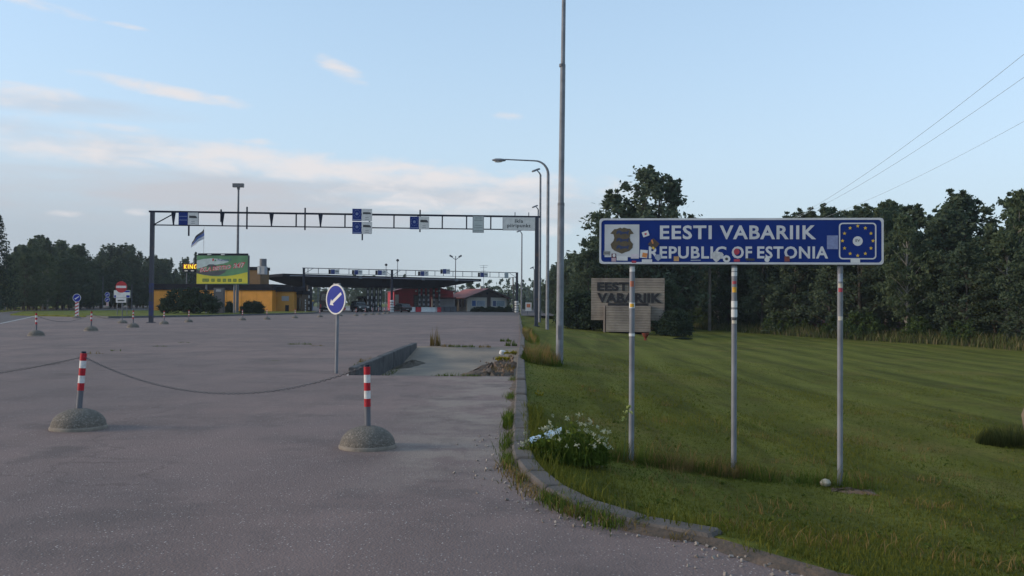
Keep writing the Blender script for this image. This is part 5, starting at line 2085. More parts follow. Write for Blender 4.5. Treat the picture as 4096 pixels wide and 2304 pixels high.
def tree_proto(kind, seed, H, spread, base, n_clump, n_leaf, size, bark, shape='oval', stems=1, lean=0.0):
    """returns (crown mesh, trunk mesh) as objects without a thing"""
    r = random.Random(seed)
    cs, rs = [], []
    tr = MB()
    for st in range(stems):
        sx, sy = (r.uniform(-.35, .35) * spread, r.uniform(-.3, .3) * spread) if stems > 1 else (0, 0)
        h = H * (1 if st == 0 else r.uniform(.72, .97))
        tp = [Vector((sx * .15, sy * .15, -.3))]
        nseg = 7
        wx, wy = r.uniform(-1, 1), r.uniform(-1, 1)
        for i in range(1, nseg + 1):
            f = i / nseg
            tp.append(Vector((sx * (.15 + .85 * f) + .1 * math.sin(f * 4 + wx * 3) * (1 + lean), sy * (.15 + .85 * f) + .1 * math.sin(f * 3 + wy * 3), h * f * .97)))
        tr.tube(tp, H * .011 + .03, 7, .015)
        m = max(4, n_clump // stems)
        for i in range(m):
            f = base + (1 - base) * ((i + r.random()) / m)
            if shape == 'oval':
                q = (f - base) / (1 - base)
                rad = spread * (math.sin(math.pi * min(1, q * .86 + .14)) ** .7) * r.uniform(.35, 1.05)
            elif shape == 'spire':
                q = (f - base) / (1 - base)
                rad = spread * (1 - q) ** .75 * r.uniform(.3, 1.05) + .12
            else:
                q = (f - base) / (1 - base)
                rad = spread * (1 - q * .55) * r.uniform(.4, 1.1)
            if r.random() < .16:
                rad *= 1.35
            if stems > 1:
                rad *= .62
            an = r.uniform(0, 6.283)
            fi = min(nseg - 1, int(f * nseg))
            core = tp[fi].lerp(tp[fi + 1], f * nseg - fi)
            z = h * f
            c = Vector((core.x + rad * math.cos(an), core.y + rad * math.sin(an), z))
            cs.append(c)
            rs.append(((.3 + .35 * (1 - q)) * spread * .30 * r.uniform(.5, 1.5) + .14) * (.8 if stems > 1 else 1))
            if i % 5 == 0 and f < .93:
                f2 = max(.12, f - r.uniform(.1, .2))
                fi2 = min(nseg - 1, int(f2 * nseg))
                s = tp[fi2].lerp(tp[fi2 + 1], f2 * nseg - fi2)
                tr.tube([s, s.lerp(c, .5) + Vector((0, 0, .12)), c], .045 * H / 10, 5, .012)
        # top shoots
        for i in range(5):
            bx_, by_, bz_ = tp[-1].x + r.uniform(-.75, .75), tp[-1].y + r.uniform(-.75, .75), h - r.uniform(.6, 2.0)
            for j in range(4):
                cs.append(Vector((bx_ + .08 * j * r.uniform(-1, 1), by_, bz_ + .36 * j)))
                rs.append(.30 - .055 * j)
    V, tint = leaves(n_leaf, [tuple(c) for c in cs], rs, size, seed, .5 if kind in ('birch', 'pale') else .1)
    crown = np_mesh('crown', V, 4, LEAF[kind], tint)
    trunk = tr.build('trunk', BARK[bark], None, True)
    return crown.data, trunk.data, (crown, trunk)


def spruce_proto(seed, H, spread):
    r = random.Random(seed)
    cs, rs = [], []
    tr = MB().cyl((0, 0, -.3), (0, 0, H), H * .014 + .04, .02, 8)
    n = int(H * 3.2)
    for i in range(n):
        f = .08 + .92 * i / n
        rad = spread * (1 - f) ** .8
        m = max(3, int(9 * (1 - f)) + 2)
        a0 = r.uniform(0, 6)
        for j in range(m):
            a = a0 + 6.283 * j / m + r.uniform(-.3, .3)
            L_ = rad * r.uniform(.7, 1.12)
            for t_ in (.35, .65, .95):
                cs.append((L_ * t_ * math.cos(a), L_ * t_ * math.sin(a), H * f - L_ * t_ * .32 + .1 * t_))
                rs.append((.16 + .22 * (1 - f)) * (1.15 - t_ * .5))
    V, tint = leaves(9, cs, rs, .17, seed, .6, .35)
    crown = np_mesh('crown', V, 4, LEAF['spruce'], tint)
    trunk = tr.build('trunk', BARK['dark'], None, True)
    return crown.data, trunk.data, (crown, trunk)


def bush_proto(kind, seed, w, d, h, n_clump, n_leaf, size):
    r = random.Random(seed)
    cs, rs = [], []
    for i in range(n_clump):
        a = r.uniform(0, 6.283)
        q = math.sqrt(r.random())
        x, y = w / 2 * q * math.cos(a), d / 2 * q * math.sin(a)
        hh = h * (1 - .55 * q * q) * r.uniform(.15, 1.0)
        cs.append((x, y, hh * .92))
        rs.append(r.uniform(.10, .24) * min(h, w) * .62)
    V, tint = leaves(n_leaf, cs, rs, size, seed, .0)
    V[:, 2] = np.maximum(V[:, 2], .0)
    tr = MB()
    for i in range(6):
        c = cs[i * max(1, n_clump // 6)]
        tr.tube([(c[0] * .15, c[1] * .15, -.1), (c[0] * .5, c[1] * .5, c[2] * .5), c], .035, 5, .012)
    crown = np_mesh('foliage', V, 4, LEAF[kind], tint)
    trunk = tr.build('stems', BARK['dark'], None, True)
    return crown.data, trunk.data, (crown, trunk)


PROTO = {}


def reg(key, data, names=('crown', 'trunk')):
    cm, tm, objs = data
    for o in objs:
        bpy.data.objects.remove(o)
    PROTO[key] = (cm, tm, names)


reg('birch1', tree_proto('birch', 11, 10, 2.0, .20, 130, 52, .13, 'birch'))
reg('birch2', tree_proto('birch', 12, 10, 1.8, .24, 120, 52, .13, 'birch', 'spire'))
reg('alder1', tree_proto('dark', 13, 10, 2.4, .08, 150, 54, .14, 'dark'))
reg('alder2', tree_proto('dark', 14, 10, 2.1, .06, 150, 54, .14, 'dark', 'cone'))
reg('aspen1', tree_proto('dark', 15, 10, 1.8, .2, 120, 54, .13, 'dark', 'spire'))
reg('willow', tree_proto('pale', 16, 14, 5.2, .08, 420, 52, .17, 'dark', 'oval', 5))
reg('multi', tree_proto('dark', 17, 10, 3.0, .10, 230, 52, .14, 'dark', 'oval', 3))
reg('spruce1', spruce_proto(18, 12, 2.6))
reg('spruce2', spruce_proto(19, 9, 1.9))
reg('bush1', bush_proto('bush', 21, 4.0, 3.0, 2.2, 130, 56, .09), ('foliage', 'stems'))
reg('bush2', bush_proto('bush', 22, 3.0, 2.6, 2.6, 120, 56, .09), ('foliage', 'stems'))
reg('hedge', bush_proto('hedge', 23, 6.0, 2.4, 2.6, 330, 60, .10), ('foliage', 'stems'))
reg('darkbush', bush_proto('hedge', 24, 4.0, 3.5, 3.4, 300, 60, .11), ('foliage', 'stems'))


def plant(key, x, y, z, s, label, cat, group=None, name='tree', sx=1.0, rz=None, sz=1.0):
    cm, tm, nm = PROTO[key]
    t = thing(name, label, cat, (x, y, z), random.uniform(0, 6.28) if rz is None else rz, group)
    t.scale = (s * sx, s * sx, s * sz)
    for mesh, n in ((cm, nm[0]), (tm, nm[1])):
        o = bpy.data.objects.new(n, mesh)
        col.objects.link(o)
        o.parent = t
    return t


def edge_pt(f):                   # lawn's far edge, from the right (f=0) to the utility pole and on (f=1)
    P = [(44, 40), (31, 54), (24.5, 74), (18.5, 96), (12, 122), (7, 150), (6, 185)]
    ln = np.cumsum([0] + [math.hypot(b[0] - a[0], b[1] - a[1]) for a, b in zip(P[:-1], P[1:])])
    s = f * ln[-1]
    return float(np.interp(s, ln, [p[0] for p in P])), float(np.interp(s, ln, [p[1] for p in P])), ln[-1]


LEN = edge_pt(0)[2]
forest_labels = {
    'birch1': ('spreading birch in the dense wood along the lawn edge', 'birch'),
    'birch2': ('narrow birch in the dense wood along the lawn edge', 'birch'),
    'alder1': ('dark round alder in the dense wood along the lawn edge', 'tree'),
    'alder2': ('dark tapering alder in the dense wood along the lawn edge', 'tree'),
    'aspen1': ('slim dark aspen in the dense wood along the lawn edge', 'tree'),
}
for row, (off, n, h0, h1) in enumerate(((3.2, 32, .66, .86), (6.2, 36, .82, .98), (9.5, 36, .86, 1.02), (13.5, 34, .92, 1.06))):
    for i in range(n):
        f = (i + random.uniform(.15, .85)) / n
        x, y, _ = edge_pt(f)
        x += (off + random.uniform(-1.2, 1.2)) * .9
        y += (off + random.uniform(-1.2, 1.2)) * .42
        key = random.choice(['birch1', 'alder1', 'alder2', 'aspen1', 'birch2', 'alder1', 'multi'])
        if abs(512 + FPX * x / y - 697) < 22 and y < up.y + 6:
            x, y = x + 4, y + 7
        s = random.uniform(h0, h1) * (1.03 if y < 66 else 1.22) * (.9 if x / y > .53 else .93 if x / y > .43 else 1.0)
        look, ct = {'multi': ('many stemmed dark tree', 'tree'), 'birch1': ('spreading birch', 'birch'), 'birch2': ('narrow birch', 'birch'), 'alder1': ('dark round alder', 'tree'),
                    'alder2': ('dark tapering alder', 'tree'), 'aspen1': ('slim dark aspen', 'tree')}[key]
        u_ = 512 + FPX * x / y
        zone = ('behind the boulder' if u_ > 950 else 'between boulder and border sign' if u_ > 885 else 'behind the star panel' if u_ > 800 else
                'behind the middle sign post' if u_ > 715 else 'by the braced utility pole' if u_ > 660 else 'beyond the street lamps')
        lab = '%s %s, %s' % (look, ('at the front of the wood', 'behind the front trees', 'deep in the wood', 'at the back of the wood')[row], zone)
        plant(key, x, y, lawn_z(x, y), s, lab, ct, lab, 'birch_tree' if 'birch' in key else 'tree', random.uniform(1.0, 1.4))
# taller tree at the right border of the view
x, y = at(1020, 300, 62).x, 62
plant('birch1', x, y, lawn_z(x, y), 1.08, 'tallest birch standing out above the wood near the boulder', 'birch', None, 'birch_tree')
# shrubs along the foot of the wood
for i in range(34):
    f = (i + random.uniform(.1, .9)) / 34
    x, y, _ = edge_pt(f)
    x += 1.6 + random.uniform(-.3, 1.4)
    y += .8
    k = random.choice(['bush1', 'bush2'])
    if math.hypot(x - up.x, y - up.y) < 4.5:
        x += 4
        y += 3
    u_ = 512 + FPX * x / y
    lab = '%s leafy shrub at the foot of the wood, %s' % ('broad' if k == 'bush1' else 'upright', 'behind the boulder' if u_ > 950 else 'between boulder and border sign' if u_ > 885 else
                                                          'beyond the last sign post' if u_ > 790 else 'beyond the middle sign post' if u_ > 720 else 'by the braced utility pole' if u_ > 660 else 'beyond the street lamps')
    plant(k, x, y, lawn_z(x, y), random.uniform(.7, 1.1), lab, 'shrub', lab, 'shrub')

# trees and shrubs round the monument
def plant_uv(key, u, d, v_top, label, cat, name='tree', proto_h=10.0, sx=None, group=None, zoff=0):
    p = at(u, 320, d)
    z = lawn_z(p.x, p.y) if p.x > kx(p.y) else zoff
    hor = 303.5 + .007 * (u - 512)
    H = EYE + (hor - v_top) / FPX * d - z
    s = H / proto_h
    return plant(key, p.x, p.y, z, s, label, cat, group, name, 1.0 if sx is None else sx / s)


plant_uv('willow', 641, 88, 166, 'big loose crowned willow rising behind the border sign', 'willow', 'willow_tree', 14.3, 1.6)
plant_uv('alder1', 607, 84, 216, 'dark tree between the lamp posts and the willow', 'tree', proto_h=10.2)
plant_uv('alder2', 588, 82, 248, 'low dark tree left of the monument', 'tree', proto_h=10.2, sx=.9)
plant_uv('multi', 674, 92, 200, 'dark tree filling the gap right of the willow', 'tree', proto_h=10.2, sx=1.1)
plant_uv('darkbush', 583, 75, 285, 'dark dense shrub at the left side of the monument', 'shrub', 'shrub', 3.4)
plant_uv('darkbush', 600, 74, 292, 'dark dense shrub behind the monument foot', 'shrub', 'shrub', 3.4)
plant_uv('alder2', 672, 69.5, 283, 'dark juniper like shrub at the right side of the monument', 'shrub', 'shrub', 10.2, .62)
plant_uv('darkbush', 675, 68.0, 306, 'low spreading shrub under the juniper like one', 'shrub', 'shrub', 3.4, .62)
plant_uv('darkbush', 683, 62, 337, 'small dark tuft of shrub in front of the monument shrubs', 'shrub', 'shrub', 3.4, .32)
plant_uv('birch2', 563, 120, 272, 'slender birch behind the tall mast', 'birch', 'birch_tree', 10.2, .8)
for i, (u, d, v) in enumerate(((552, 150, 280), (566, 110, 268), (578, 104, 258), (545, 190, 286), (557, 175, 284), (571, 130, 266), (538, 240, 289))):
    plant_uv(('alder1', 'alder2', 'multi')[i % 3], u, d, v, 'dark tree in the clump beyond the lamp posts', 'tree', group='trees beyond the lamp posts', proto_h=10.2, sx=(.9 if d < 160 else 1.1))

# wood on the left beyond the main road
left_labels = {'alder1': 'dark round tree in the wood beyond the main road', 'alder2': 'dark tapering tree in the wood beyond the main road', 'birch1': 'spreading birch in the wood beyond the main road',
               'multi': 'many stemmed tree in the wood beyond the main road', 'aspen1': 'slim tree in the wood beyond the main road', 'spruce2': 'small spruce in the wood beyond the main road'}
prof_l = [(0, 262), (16, 244), (28, 238), (40, 236), (54, 238), (66, 242), (74, 236), (80, 244), (86, 254), (92, 256), (102, 246), (112, 242), (124, 244), (136, 250), (150, 254), (160, 256), (172, 262), (184, 258), (196, 268), (208, 280)]
for row, (dmul, dv) in enumerate(((1.0, 14), (1.12, 4), (1.26, 0))):
    for i in range(34):
        u = -14 + 226 * (i + random.uniform(.1, .9)) / 34
        v = float(np.interp(u, [p[0] for p in prof_l], [p[1] for p in prof_l])) + dv + random.uniform(-2, 7)
        d = (118 + .42 * max(0, u)) * dmul
        if u > 96:
            d = max(d, (150 + .25 * u) * (dmul * .9 + .1))
        key = random.choice(['alder1', 'alder2', 'multi', 'birch1', 'aspen1', 'alder1', 'spruce2'])
        p = at(u, 320, d)
        hor = 303.5 + .007 * (u - 512)
        z = .3
        H = EYE + (hor - v) / FPX * d - z
        ph = 9.2 if key == 'spruce2' else 10.2
        zone = ('beside the tall spruce' if u < 30 else 'behind the striped yard sign' if u < 95 else 'behind the no entry sign' if u < 145 else 'behind the orange restaurant')
        lab = left_labels[key].replace('in the wood beyond the main road', ('at the front of the far wood', 'inside the far wood', 'at the back of the far wood')[row] + ' ' + zone)
        plant(key, p.x, p.y, z, H / ph, lab, 'tree', lab, 'spruce_tree' if key == 'spruce2' else 'tree', 1.15)
plant_uv('spruce1', -2, 112, 214, 'tall dark spruce towering over the main road', 'spruce', 'spruce_tree', 12.0, 1.15, zoff=.3)
plant_uv('spruce2', 195, 176, 250, 'pointed spruce behind the neon sign', 'spruce', 'spruce_tree', 9.2, zoff=.1)
for i in range(22):
    u = -6 + 160 * (i + random.random()) / 22
    d = 108 + .42 * max(0, u)
    p = at(u, 320, d)
    if p.x > np.interp(p.y, [q[1] for q in far], [q[0] for q in far]) - 4:
        continue
    plant(random.choice(['bush1', 'bush2']), p.x, p.y, .2, random.uniform(.9, 1.5), 'green shrub on the verge before the wood', 'shrub', 'shrubs on the verge', 'shrub')

# far wood on the horizon, read as one mass, and the nearer trees under the canopy
for i, (u, d, v) in enumerate(((348, 262, 291), (356, 255, 287.5), (364, 258, 284.5), (372, 262, 286), (341, 290, 295), (381, 268, 284), (388, 280, 286), (352, 300, 292), (368, 300, 289))):
    p = at(u, 320, d)
    H = EYE + (302.4 - v) / FPX * d
    plant(('birch1', 'alder1', 'aspen1')[i % 3], p.x, p.y, 0, H / 10.2, 'green tree seen through the open lanes of the canopy', 'tree', 'trees behind the canopy', 'tree', 1.15)
for i, (u, d, v) in enumerate(((470, 235, 280), (492, 250, 287), (460, 240, 291), (501, 245, 291.5), (508, 260, 290), (450, 260, 292), (524, 240, 292), (516, 270, 293), (531, 280, 292), (484, 270, 289.5), (477, 250, 290))):
    p = at(u, 320, d)
    H = EYE + (303.3 - v) / FPX * d
    plant('spruce2' if i else 'aspen1', p.x, p.y, 0, H / (9.2 if i else 10.2), ('wind bent tree rising behind the bungalow roof', 'dark spruce behind the bungalow')[min(i, 1)], 'tree', None if i == 0 else 'spruces behind the bungalow', 'tree' if i == 0 else 'spruce_tree', 1.2)


def far_wood():
    r = np.random.default_rng(5)
    cs, rs = [], []
    for i in range(1500):
        a = r.uniform(-.62, .62)
        d = r.uniform(330, 460)
        h = r.uniform(6, 12.5) * (1 + .15 * math.sin(a * 31))
        x, y = d * math.sin(a), d * math.cos(a)
        for k in range(3):
            f = r.uniform(.25, 1)
            cs.append((x + r.uniform(-1, 1) * (1.1 - f) * 2, y, h * f))
            rs.append(.6 + 2.0 * (1.05 - f))
    V, tint = leaves(10, cs, rs, .75, 9, .2, .7)
    o = np_mesh('far_wood', V, 4, LEAF['dark'], tint)
    tag(o, 'distant dark wood along the whole horizon', 'wood', kind='stuff')


far_wood()


def deep_wood():
    r = np.random.default_rng(6)
    cs, rs = [], []
    for i in range(900):
        f = r.random()
        x, y, _ = edge_pt(f)
        o = r.uniform(17, 34)
        h = r.uniform(7.5, 11.2)
        x, y = x + o * .9, y + o * .42
        for k in range(4):
            q = r.uniform(.05, 1)
            cs.append((x + r.uniform(-1, 1) * (1.2 - q), y + r.uniform(-1, 1), -1.0 + h * q))
            rs.append(.5 + 1.0 * (1.05 - q))
    V, tint = leaves(16, cs, rs, .34, 19, .2, .7)
    o = np_mesh('deep_wood', V, 4, LEAF['dark'], tint)
    tag(o, 'dark depth of the wood behind its front trees', 'wood', kind='stuff')


deep_wood()

# shrubs and hedge near the buildings
plant_uv('hedge', 189, 106, 285.6, 'large dark rounded shrub before the orange restaurant wall', 'shrub', 'shrub', 2.5, 1.5, zoff=.13)
plant_uv('darkbush', 252.4, 108, 298.6, 'smaller dark rounded shrub before the orange wall right of the mast', 'shrub', 'shrub', 3.45, .72, zoff=.13)
plant_uv('darkbush', 229.6, 113, 299, 'narrow dark shrub tucked behind the grey totem', 'shrub', 'shrub', 3.45, .3, zoff=.13)
for i, u in enumerate((480, 490, 499.5, 508)):
    plant_uv('hedge', u, 163, 305.4, 'clipped dark hedge bush before the bungalow', 'hedge', 'hedge_bush', 2.75, .62, 'hedge before the bungalow')


# ---- grass blades, weeds, flowers
def blades(name, P, h, w, m, tint, lean=.35, seed=1, segs=1):
    """P (k,3) roots, h (k,), w: one triangle (or bent strip of two quads) each"""
    r = np.random.default_rng(seed)
    k = len(P)
    a = r.uniform(0, 2 * np.pi, k)
    d = np.stack([np.cos(a), np.sin(a), np.zeros(k)], 1)
    b = r.uniform(0, 2 * np.pi, k)
    ln = np.stack([np.cos(b), np.sin(b), np.zeros(k)], 1) * (lean * h * r.random(k))[:, None]
    up = np.zeros((k, 3))
    up[:, 2] = h
    wv = d * (w if np.isscalar(w) else w[:, None])
    if segs == 1:
        V = np.stack([P - wv, P + wv, P + up + ln], 1).reshape(-1, 3)
        return np_mesh(name, V, 3, m, tint)
    mid = P + up * .55 + ln * .3
    tip = P + up + ln
    V = np.stack([P - wv, P + wv, mid + wv * .7, mid - wv * .7, mid - wv * .7, mid + wv * .7, tip + wv * .12, tip - wv * .12], 1).reshape(-1, 3)
    return np_mesh(name, V, 4, m, np.repeat(tint, 2))


LB = leafmat('grass_blade', (.150, .152, .030), (.062, .072, .012), .2)
DRY = leafmat('dry_grass', (.24, .165, .07), (.11, .09, .03), .2)
WEED = leafmat('weed_leaf', (.11, .15, .028), (.042, .066, .014), .2)


def lz_arr(x, y):
    return np.array([lawn_z(a, b) for a, b in zip(x, y)])


def near_lawn():
    r = np.random.default_rng(3)
    n = 190000
    y = 4.5 + (r.random(n) ** 1.5) * 33
    u = r.uniform(500, 1090, n)
    x = (u - 512) / FPX * y
    k = np.interp(y, _ky, _kx)
    keep = (x > k + .2 + .06 * r.random(n)) & (r.random(n) < np.clip((38 - y) / 24, 0, 1))
    x, y = x[keep], y[keep]
    # heights via a coarse table
    gx, gy = np.linspace(-1, 26, 109), np.linspace(4, 38, 137)
    T = np.array([[lawn_z(a, b) for a in gx] for b in gy])
    ix = np.clip((x - gx[0]) / (gx[1] - gx[0]), 0, len(gx) - 1.001)
    iy = np.clip((y - gy[0]) / (gy[1] - gy[0]), 0, len(gy) - 1.001)
    i0, j0 = ix.astype(int), iy.astype(int)
    fx, fy = ix - i0, iy - j0
    z = T[j0, i0] * (1 - fx) * (1 - fy) + T[j0, i0 + 1] * fx * (1 - fy) + T[j0 + 1, i0] * (1 - fx) * fy + T[j0 + 1, i0 + 1] * fx * fy
    patch = np.sin(x * 1.3 + 2 * np.sin(y * .6)) * np.sin(y * 1.1 + 1.5 * np.sin(x * .7))
    h = (.030 + .016 * patch.clip(-.5, 1)) * r.uniform(.5, 1.3, len(x))
    w = .0022 + .00030 * y
    tint = np.clip(.42 + .36 * patch + .2 * np.sin(x * 3.7 + 1.3 * y) * np.sin(y * 2.9) + r.normal(0, .2, len(x)), 0, 1)
    o = blades('lawn_blades', np.stack([x, y, z - .005], 1), h, w, LB, tint, .8, 4)
    tag(o, 'short mown grass blades of the near lawn', 'grass', kind='stuff')


near_lawn()


def tuft(name, label, cat, cx, cy, rx, ry, n, h0, h1, m, w=.004, seed=1, z=None, group=None, kind=None, segs=2, lean=.4):
    r = np.random.default_rng(seed)
    a = r.uniform(0, 6.283, n)
    q = np.sqrt(r.random(n))
    x, y = cx + rx * q * np.cos(a), cy + ry * q * np.sin(a)
    zz = lz_arr(x, y) if z is None else np.full(n, z)
    h = (h0 + (h1 - h0) * r.random(n) ** 1.6) * (1 - .45 * q)
    o = blades(name, np.stack([x, y, zz - .01], 1), h, w, m, np.clip(r.normal(.5, .28, n), 0, 1), lean, seed, segs)
    # origin at the tuft's foot
    return tag(o, label, cat, group, kind)


# long grass round the sign posts and along the kerb
for i, (u, d, rx, n, lab) in enumerate(((632, 10.0, .55, 1100, 'long unmown grass round the first sign post by the flowers'), (700, 9.95, .6, 900, 'patch of long grass between the first two sign posts'),
                                        (738, 9.9, .5, 800, 'long grass round the middle sign post'), (835, 9.8, .45, 500, 'long grass round the last sign post'))):
    p = at(u, 470, d)
    tuft('long_grass', lab, 'grass', p.x, p.y, rx, .28, n, .08, .30, WEED if i != 1 else DRY, .0035, 30 + i, kind='stuff')
    tuft('dry_grass', 'dry stalks in the ' + lab, 'grass', p.x + .1, p.y, rx * .8, .22, n // 5, .15, .42, DRY, .0022, 60 + i, kind='stuff')
p = at(541, 362, 25)
tuft('dry_grass', 'tall reddish dry grass between kerb and the tall mast', 'grass', p.x, p.y + .4, .55, 1.9, 1500, .2, .75, DRY, .006, 40, kind='stuff')
tuft('long_grass', 'green unmown grass at the foot of the tall mast', 'grass', p.x, p.y, .6, 1.6, 1500, .1, .45, WEED, .007, 41, kind='stuff')
p = at(530, 338, 40)
tuft('dry_grass', 'strip of dry grass along the kerb beyond the mast', 'grass', p.x, p.y + 4, .3, 8, 1200, .15, .55, DRY, .009, 42, kind='stuff')
tuft('long_grass', 'strip of green grass along the kerb beyond the mast', 'grass', p.x + .1, p.y + 6, .35, 12, 1600, .1, .4, WEED, .010, 43, kind='stuff')


def kerb_weeds():
    r = np.random.default_rng(8)
    P, h = [], []
    for c in range(26):
        y = 6.15 + 13 * r.random() ** 2.2
        x = kx(y)
        n = int(r.integers(20, 90))
        for k in range(n):
            P.append((x - .05 + r.normal(0, .05), y + r.normal(0, .13), 0))
            h.append(r.uniform(.03, .13))
    P, h = np.array(P), np.array(h)
    o = blades('kerb_weeds', P, h, .004, WEED, r.random(len(P)), .7, 8, 2)
    tag(o, 'weeds growing in the joint between asphalt and kerb', 'weeds', kind='stuff')
    P, h = [], []
    for c in range(2600):
        y = 4.4 + 9 * r.random() ** 1.5
        x = kx(y) + (r.uniform(.12, .42) if y > 5.9 else r.uniform(-.06, .4))
        if math.sin(y * 9 + 2 * math.sin(y * 3.3)) < r.uniform(-1, .7) and y < 7:
            continue
        P.append((x, y, lawn_z(x, y)))
        h.append(r.uniform(.05, .17) if y > 6.2 else r.uniform(.02, .085))
    P, h = np.array(P), np.array(h)
    o = blades('kerb_grass', P, h, .0035, LB, r.random(len(P)), .8, 9, 2)
    tag(o, 'ragged grass hanging over the kerb edge', 'grass', kind='stuff')
    P, h = [], []
    for c in range(500):
        y = 6.2 + 2.6 * r.random()
        x = kx(y) + r.normal(-.06, .07)
        P.append((x, y, .0))
        h.append(r.uniform(.02, .1))
    P, h = np.array(P), np.array(h)
    o = blades('dry_litter', P, h, .005, DRY, r.random(len(P)), 1.6, 10, 2)
    tag(o, 'dry dead weeds along the curved kerb', 'weeds', kind='stuff')


kerb_weeds()
# upright clump in the gutter
p = gp(508, 425)
tuft('gutter_weed', 'upright green weed clump in the gutter of the kerb', 'weed', p.x, p.y, .07, .55, 260, .12, .34, WEED, .006, 50, 0.0)

# flowering clump with litter
p = at(565, 452, 9.2)


def flower_clump(cx, cy):
    zb = lawn_z(cx, cy)
    t = thing('flowering_weeds', 'bushy clump of weeds with small white flowers by the kerb corner', 'flowers', (cx, cy, zb), 0)
    r = np.random.default_rng(71)
    n = 1000
    a, q = r.uniform(0, 6.283, n), np.sqrt(r.random(n))
    P = np.stack([.46 * q * np.cos(a), .30 * q * np.sin(a), np.zeros(n)], 1)
    h = r.uniform(.12, .46, n) * (1.05 - .6 * q)
    o = blades('stems', P, h, .006, WEED, r.random(n), .55, 72, 2)
    o.parent = t
    V, ti = leaves(14, [(x * 1.0, y, hh * r.uniform(.3, .9)) for (x, y, _), hh in zip(P[:160], h[:160])], [.06] * 160, .026, 73)
    o = np_mesh('leaves', V, 4, WEED, ti)
    o.parent = t
    FW = leafmat('white_petal', (.46, .47, .36), (.26, .29, .18), .2)
    cs = []
    for k in range(46):
        aa, qq = r.uniform(0, 6.283), math.sqrt(r.random())
        cs.append((.50 * qq * math.cos(aa), .28 * qq * math.sin(aa) - .05, (.50 - .22 * qq * qq) * r.uniform(.55, 1.02)))
    V, ti = leaves(20, cs, r.uniform(.018, .045, len(cs)), .013, 74)
    o = np_mesh('flowers', V, 4, FW, ti)
    o.parent = t
    # one tall stalk on the right
    MB().tube([(.62, .1, 0), (.64, .1, .3), (.68, .1, .58)], .004, 5).build('stalk', mat('weed_stem', (.06, .09, .03), .8), t)
    V, ti = leaves(26, [(.67, .1, .56), (.645, .1, .5), (.70, .1, .5), (.62, .1, .44)], [.03, .03, .025, .03], .014, 75)
    o = np_mesh('flowers', V, 4, leafmat('pale_yellow_petal', (.42, .46, .2), (.22, .27, .08), .2), ti)
    o.parent = t


flower_clump(p.x, p.y)
# discarded blue bag
q0 = at(544.5, 440, 9.6)
mb = MB()
vs, fs = [], []
nx, ny = 9, 5
rr = random.Random(3)
for j in range(ny + 1):
    for i in range(nx + 1):
        a, b = i / nx, j / ny
        vs.append((-.16 + .34 * a, -.08 + .14 * b, .12 + .12 * a + .05 * math.sin(b * 3.1) + rr.uniform(-.012, .012)))
fs = [(j * (nx + 1) + i, j * (nx + 1) + i + 1, (j + 1) * (nx + 1) + i + 1, (j + 1) * (nx + 1) + i) for j in range(ny) for i in range(nx)]
mb.add(vs, fs)
o = mb.build('plastic_bag', mat('pale_blue_plastic', (.20, .36, .58), .35, 0, .4, 12, c2=(.45, .55, .62)), None, True, loc=(q0.x, q0.y, lawn_z(q0.x, q0.y) - .02))
tag(o, 'crumpled pale blue plastic bag caught in the white flowers', 'bag')

# boulder on the right with weeds
bx = at(1062, 420, 15.2)
bz = lawn_z(bx.x, bx.y)
mb = MB()
nn = 14
vs, fs = [], []
rr = random.Random(12)
for j in range(9):
    th = math.pi * j / 8
    for i in range(nn):
        ph = 2 * math.pi * i / nn
        k = 1 + .16 * math.sin(3 * ph + j) + rr.uniform(-.06, .06)
        vs.append((.62 * k * math.sin(th) * math.cos(ph), .55 * k * math.sin(th) * math.sin(ph), .5 + .72 * math.cos(th) * (1 + .05 * math.sin(ph * 2))))
for j in range(8):
    for i in range(nn):
        fs.append((j * nn + i, j * nn + (i + 1) % nn, (j + 1) * nn + (i + 1) % nn, (j + 1) * nn + i))
mb.add(vs, fs)
o = mb.build('boulder', mat('boulder_stone', (.20, .155, .11), .9, 0, .35, 2.5, .6, 14, c2=(.12, .10, .085)), None, True, loc=(bx.x, bx.y, bz))
tag(o, 'tan granite boulder in weeds on the lawn', 'boulder')
tuft('boulder_weeds', 'dark weeds round the foot of the boulder', 'weeds', bx.x - .75, bx.y - .3, .85, .55, 2600, .10, .50, leafmat('dark_weed', (.085, .095, .032), (.030, .040, .014), .2), .006, 90, kind='stuff')


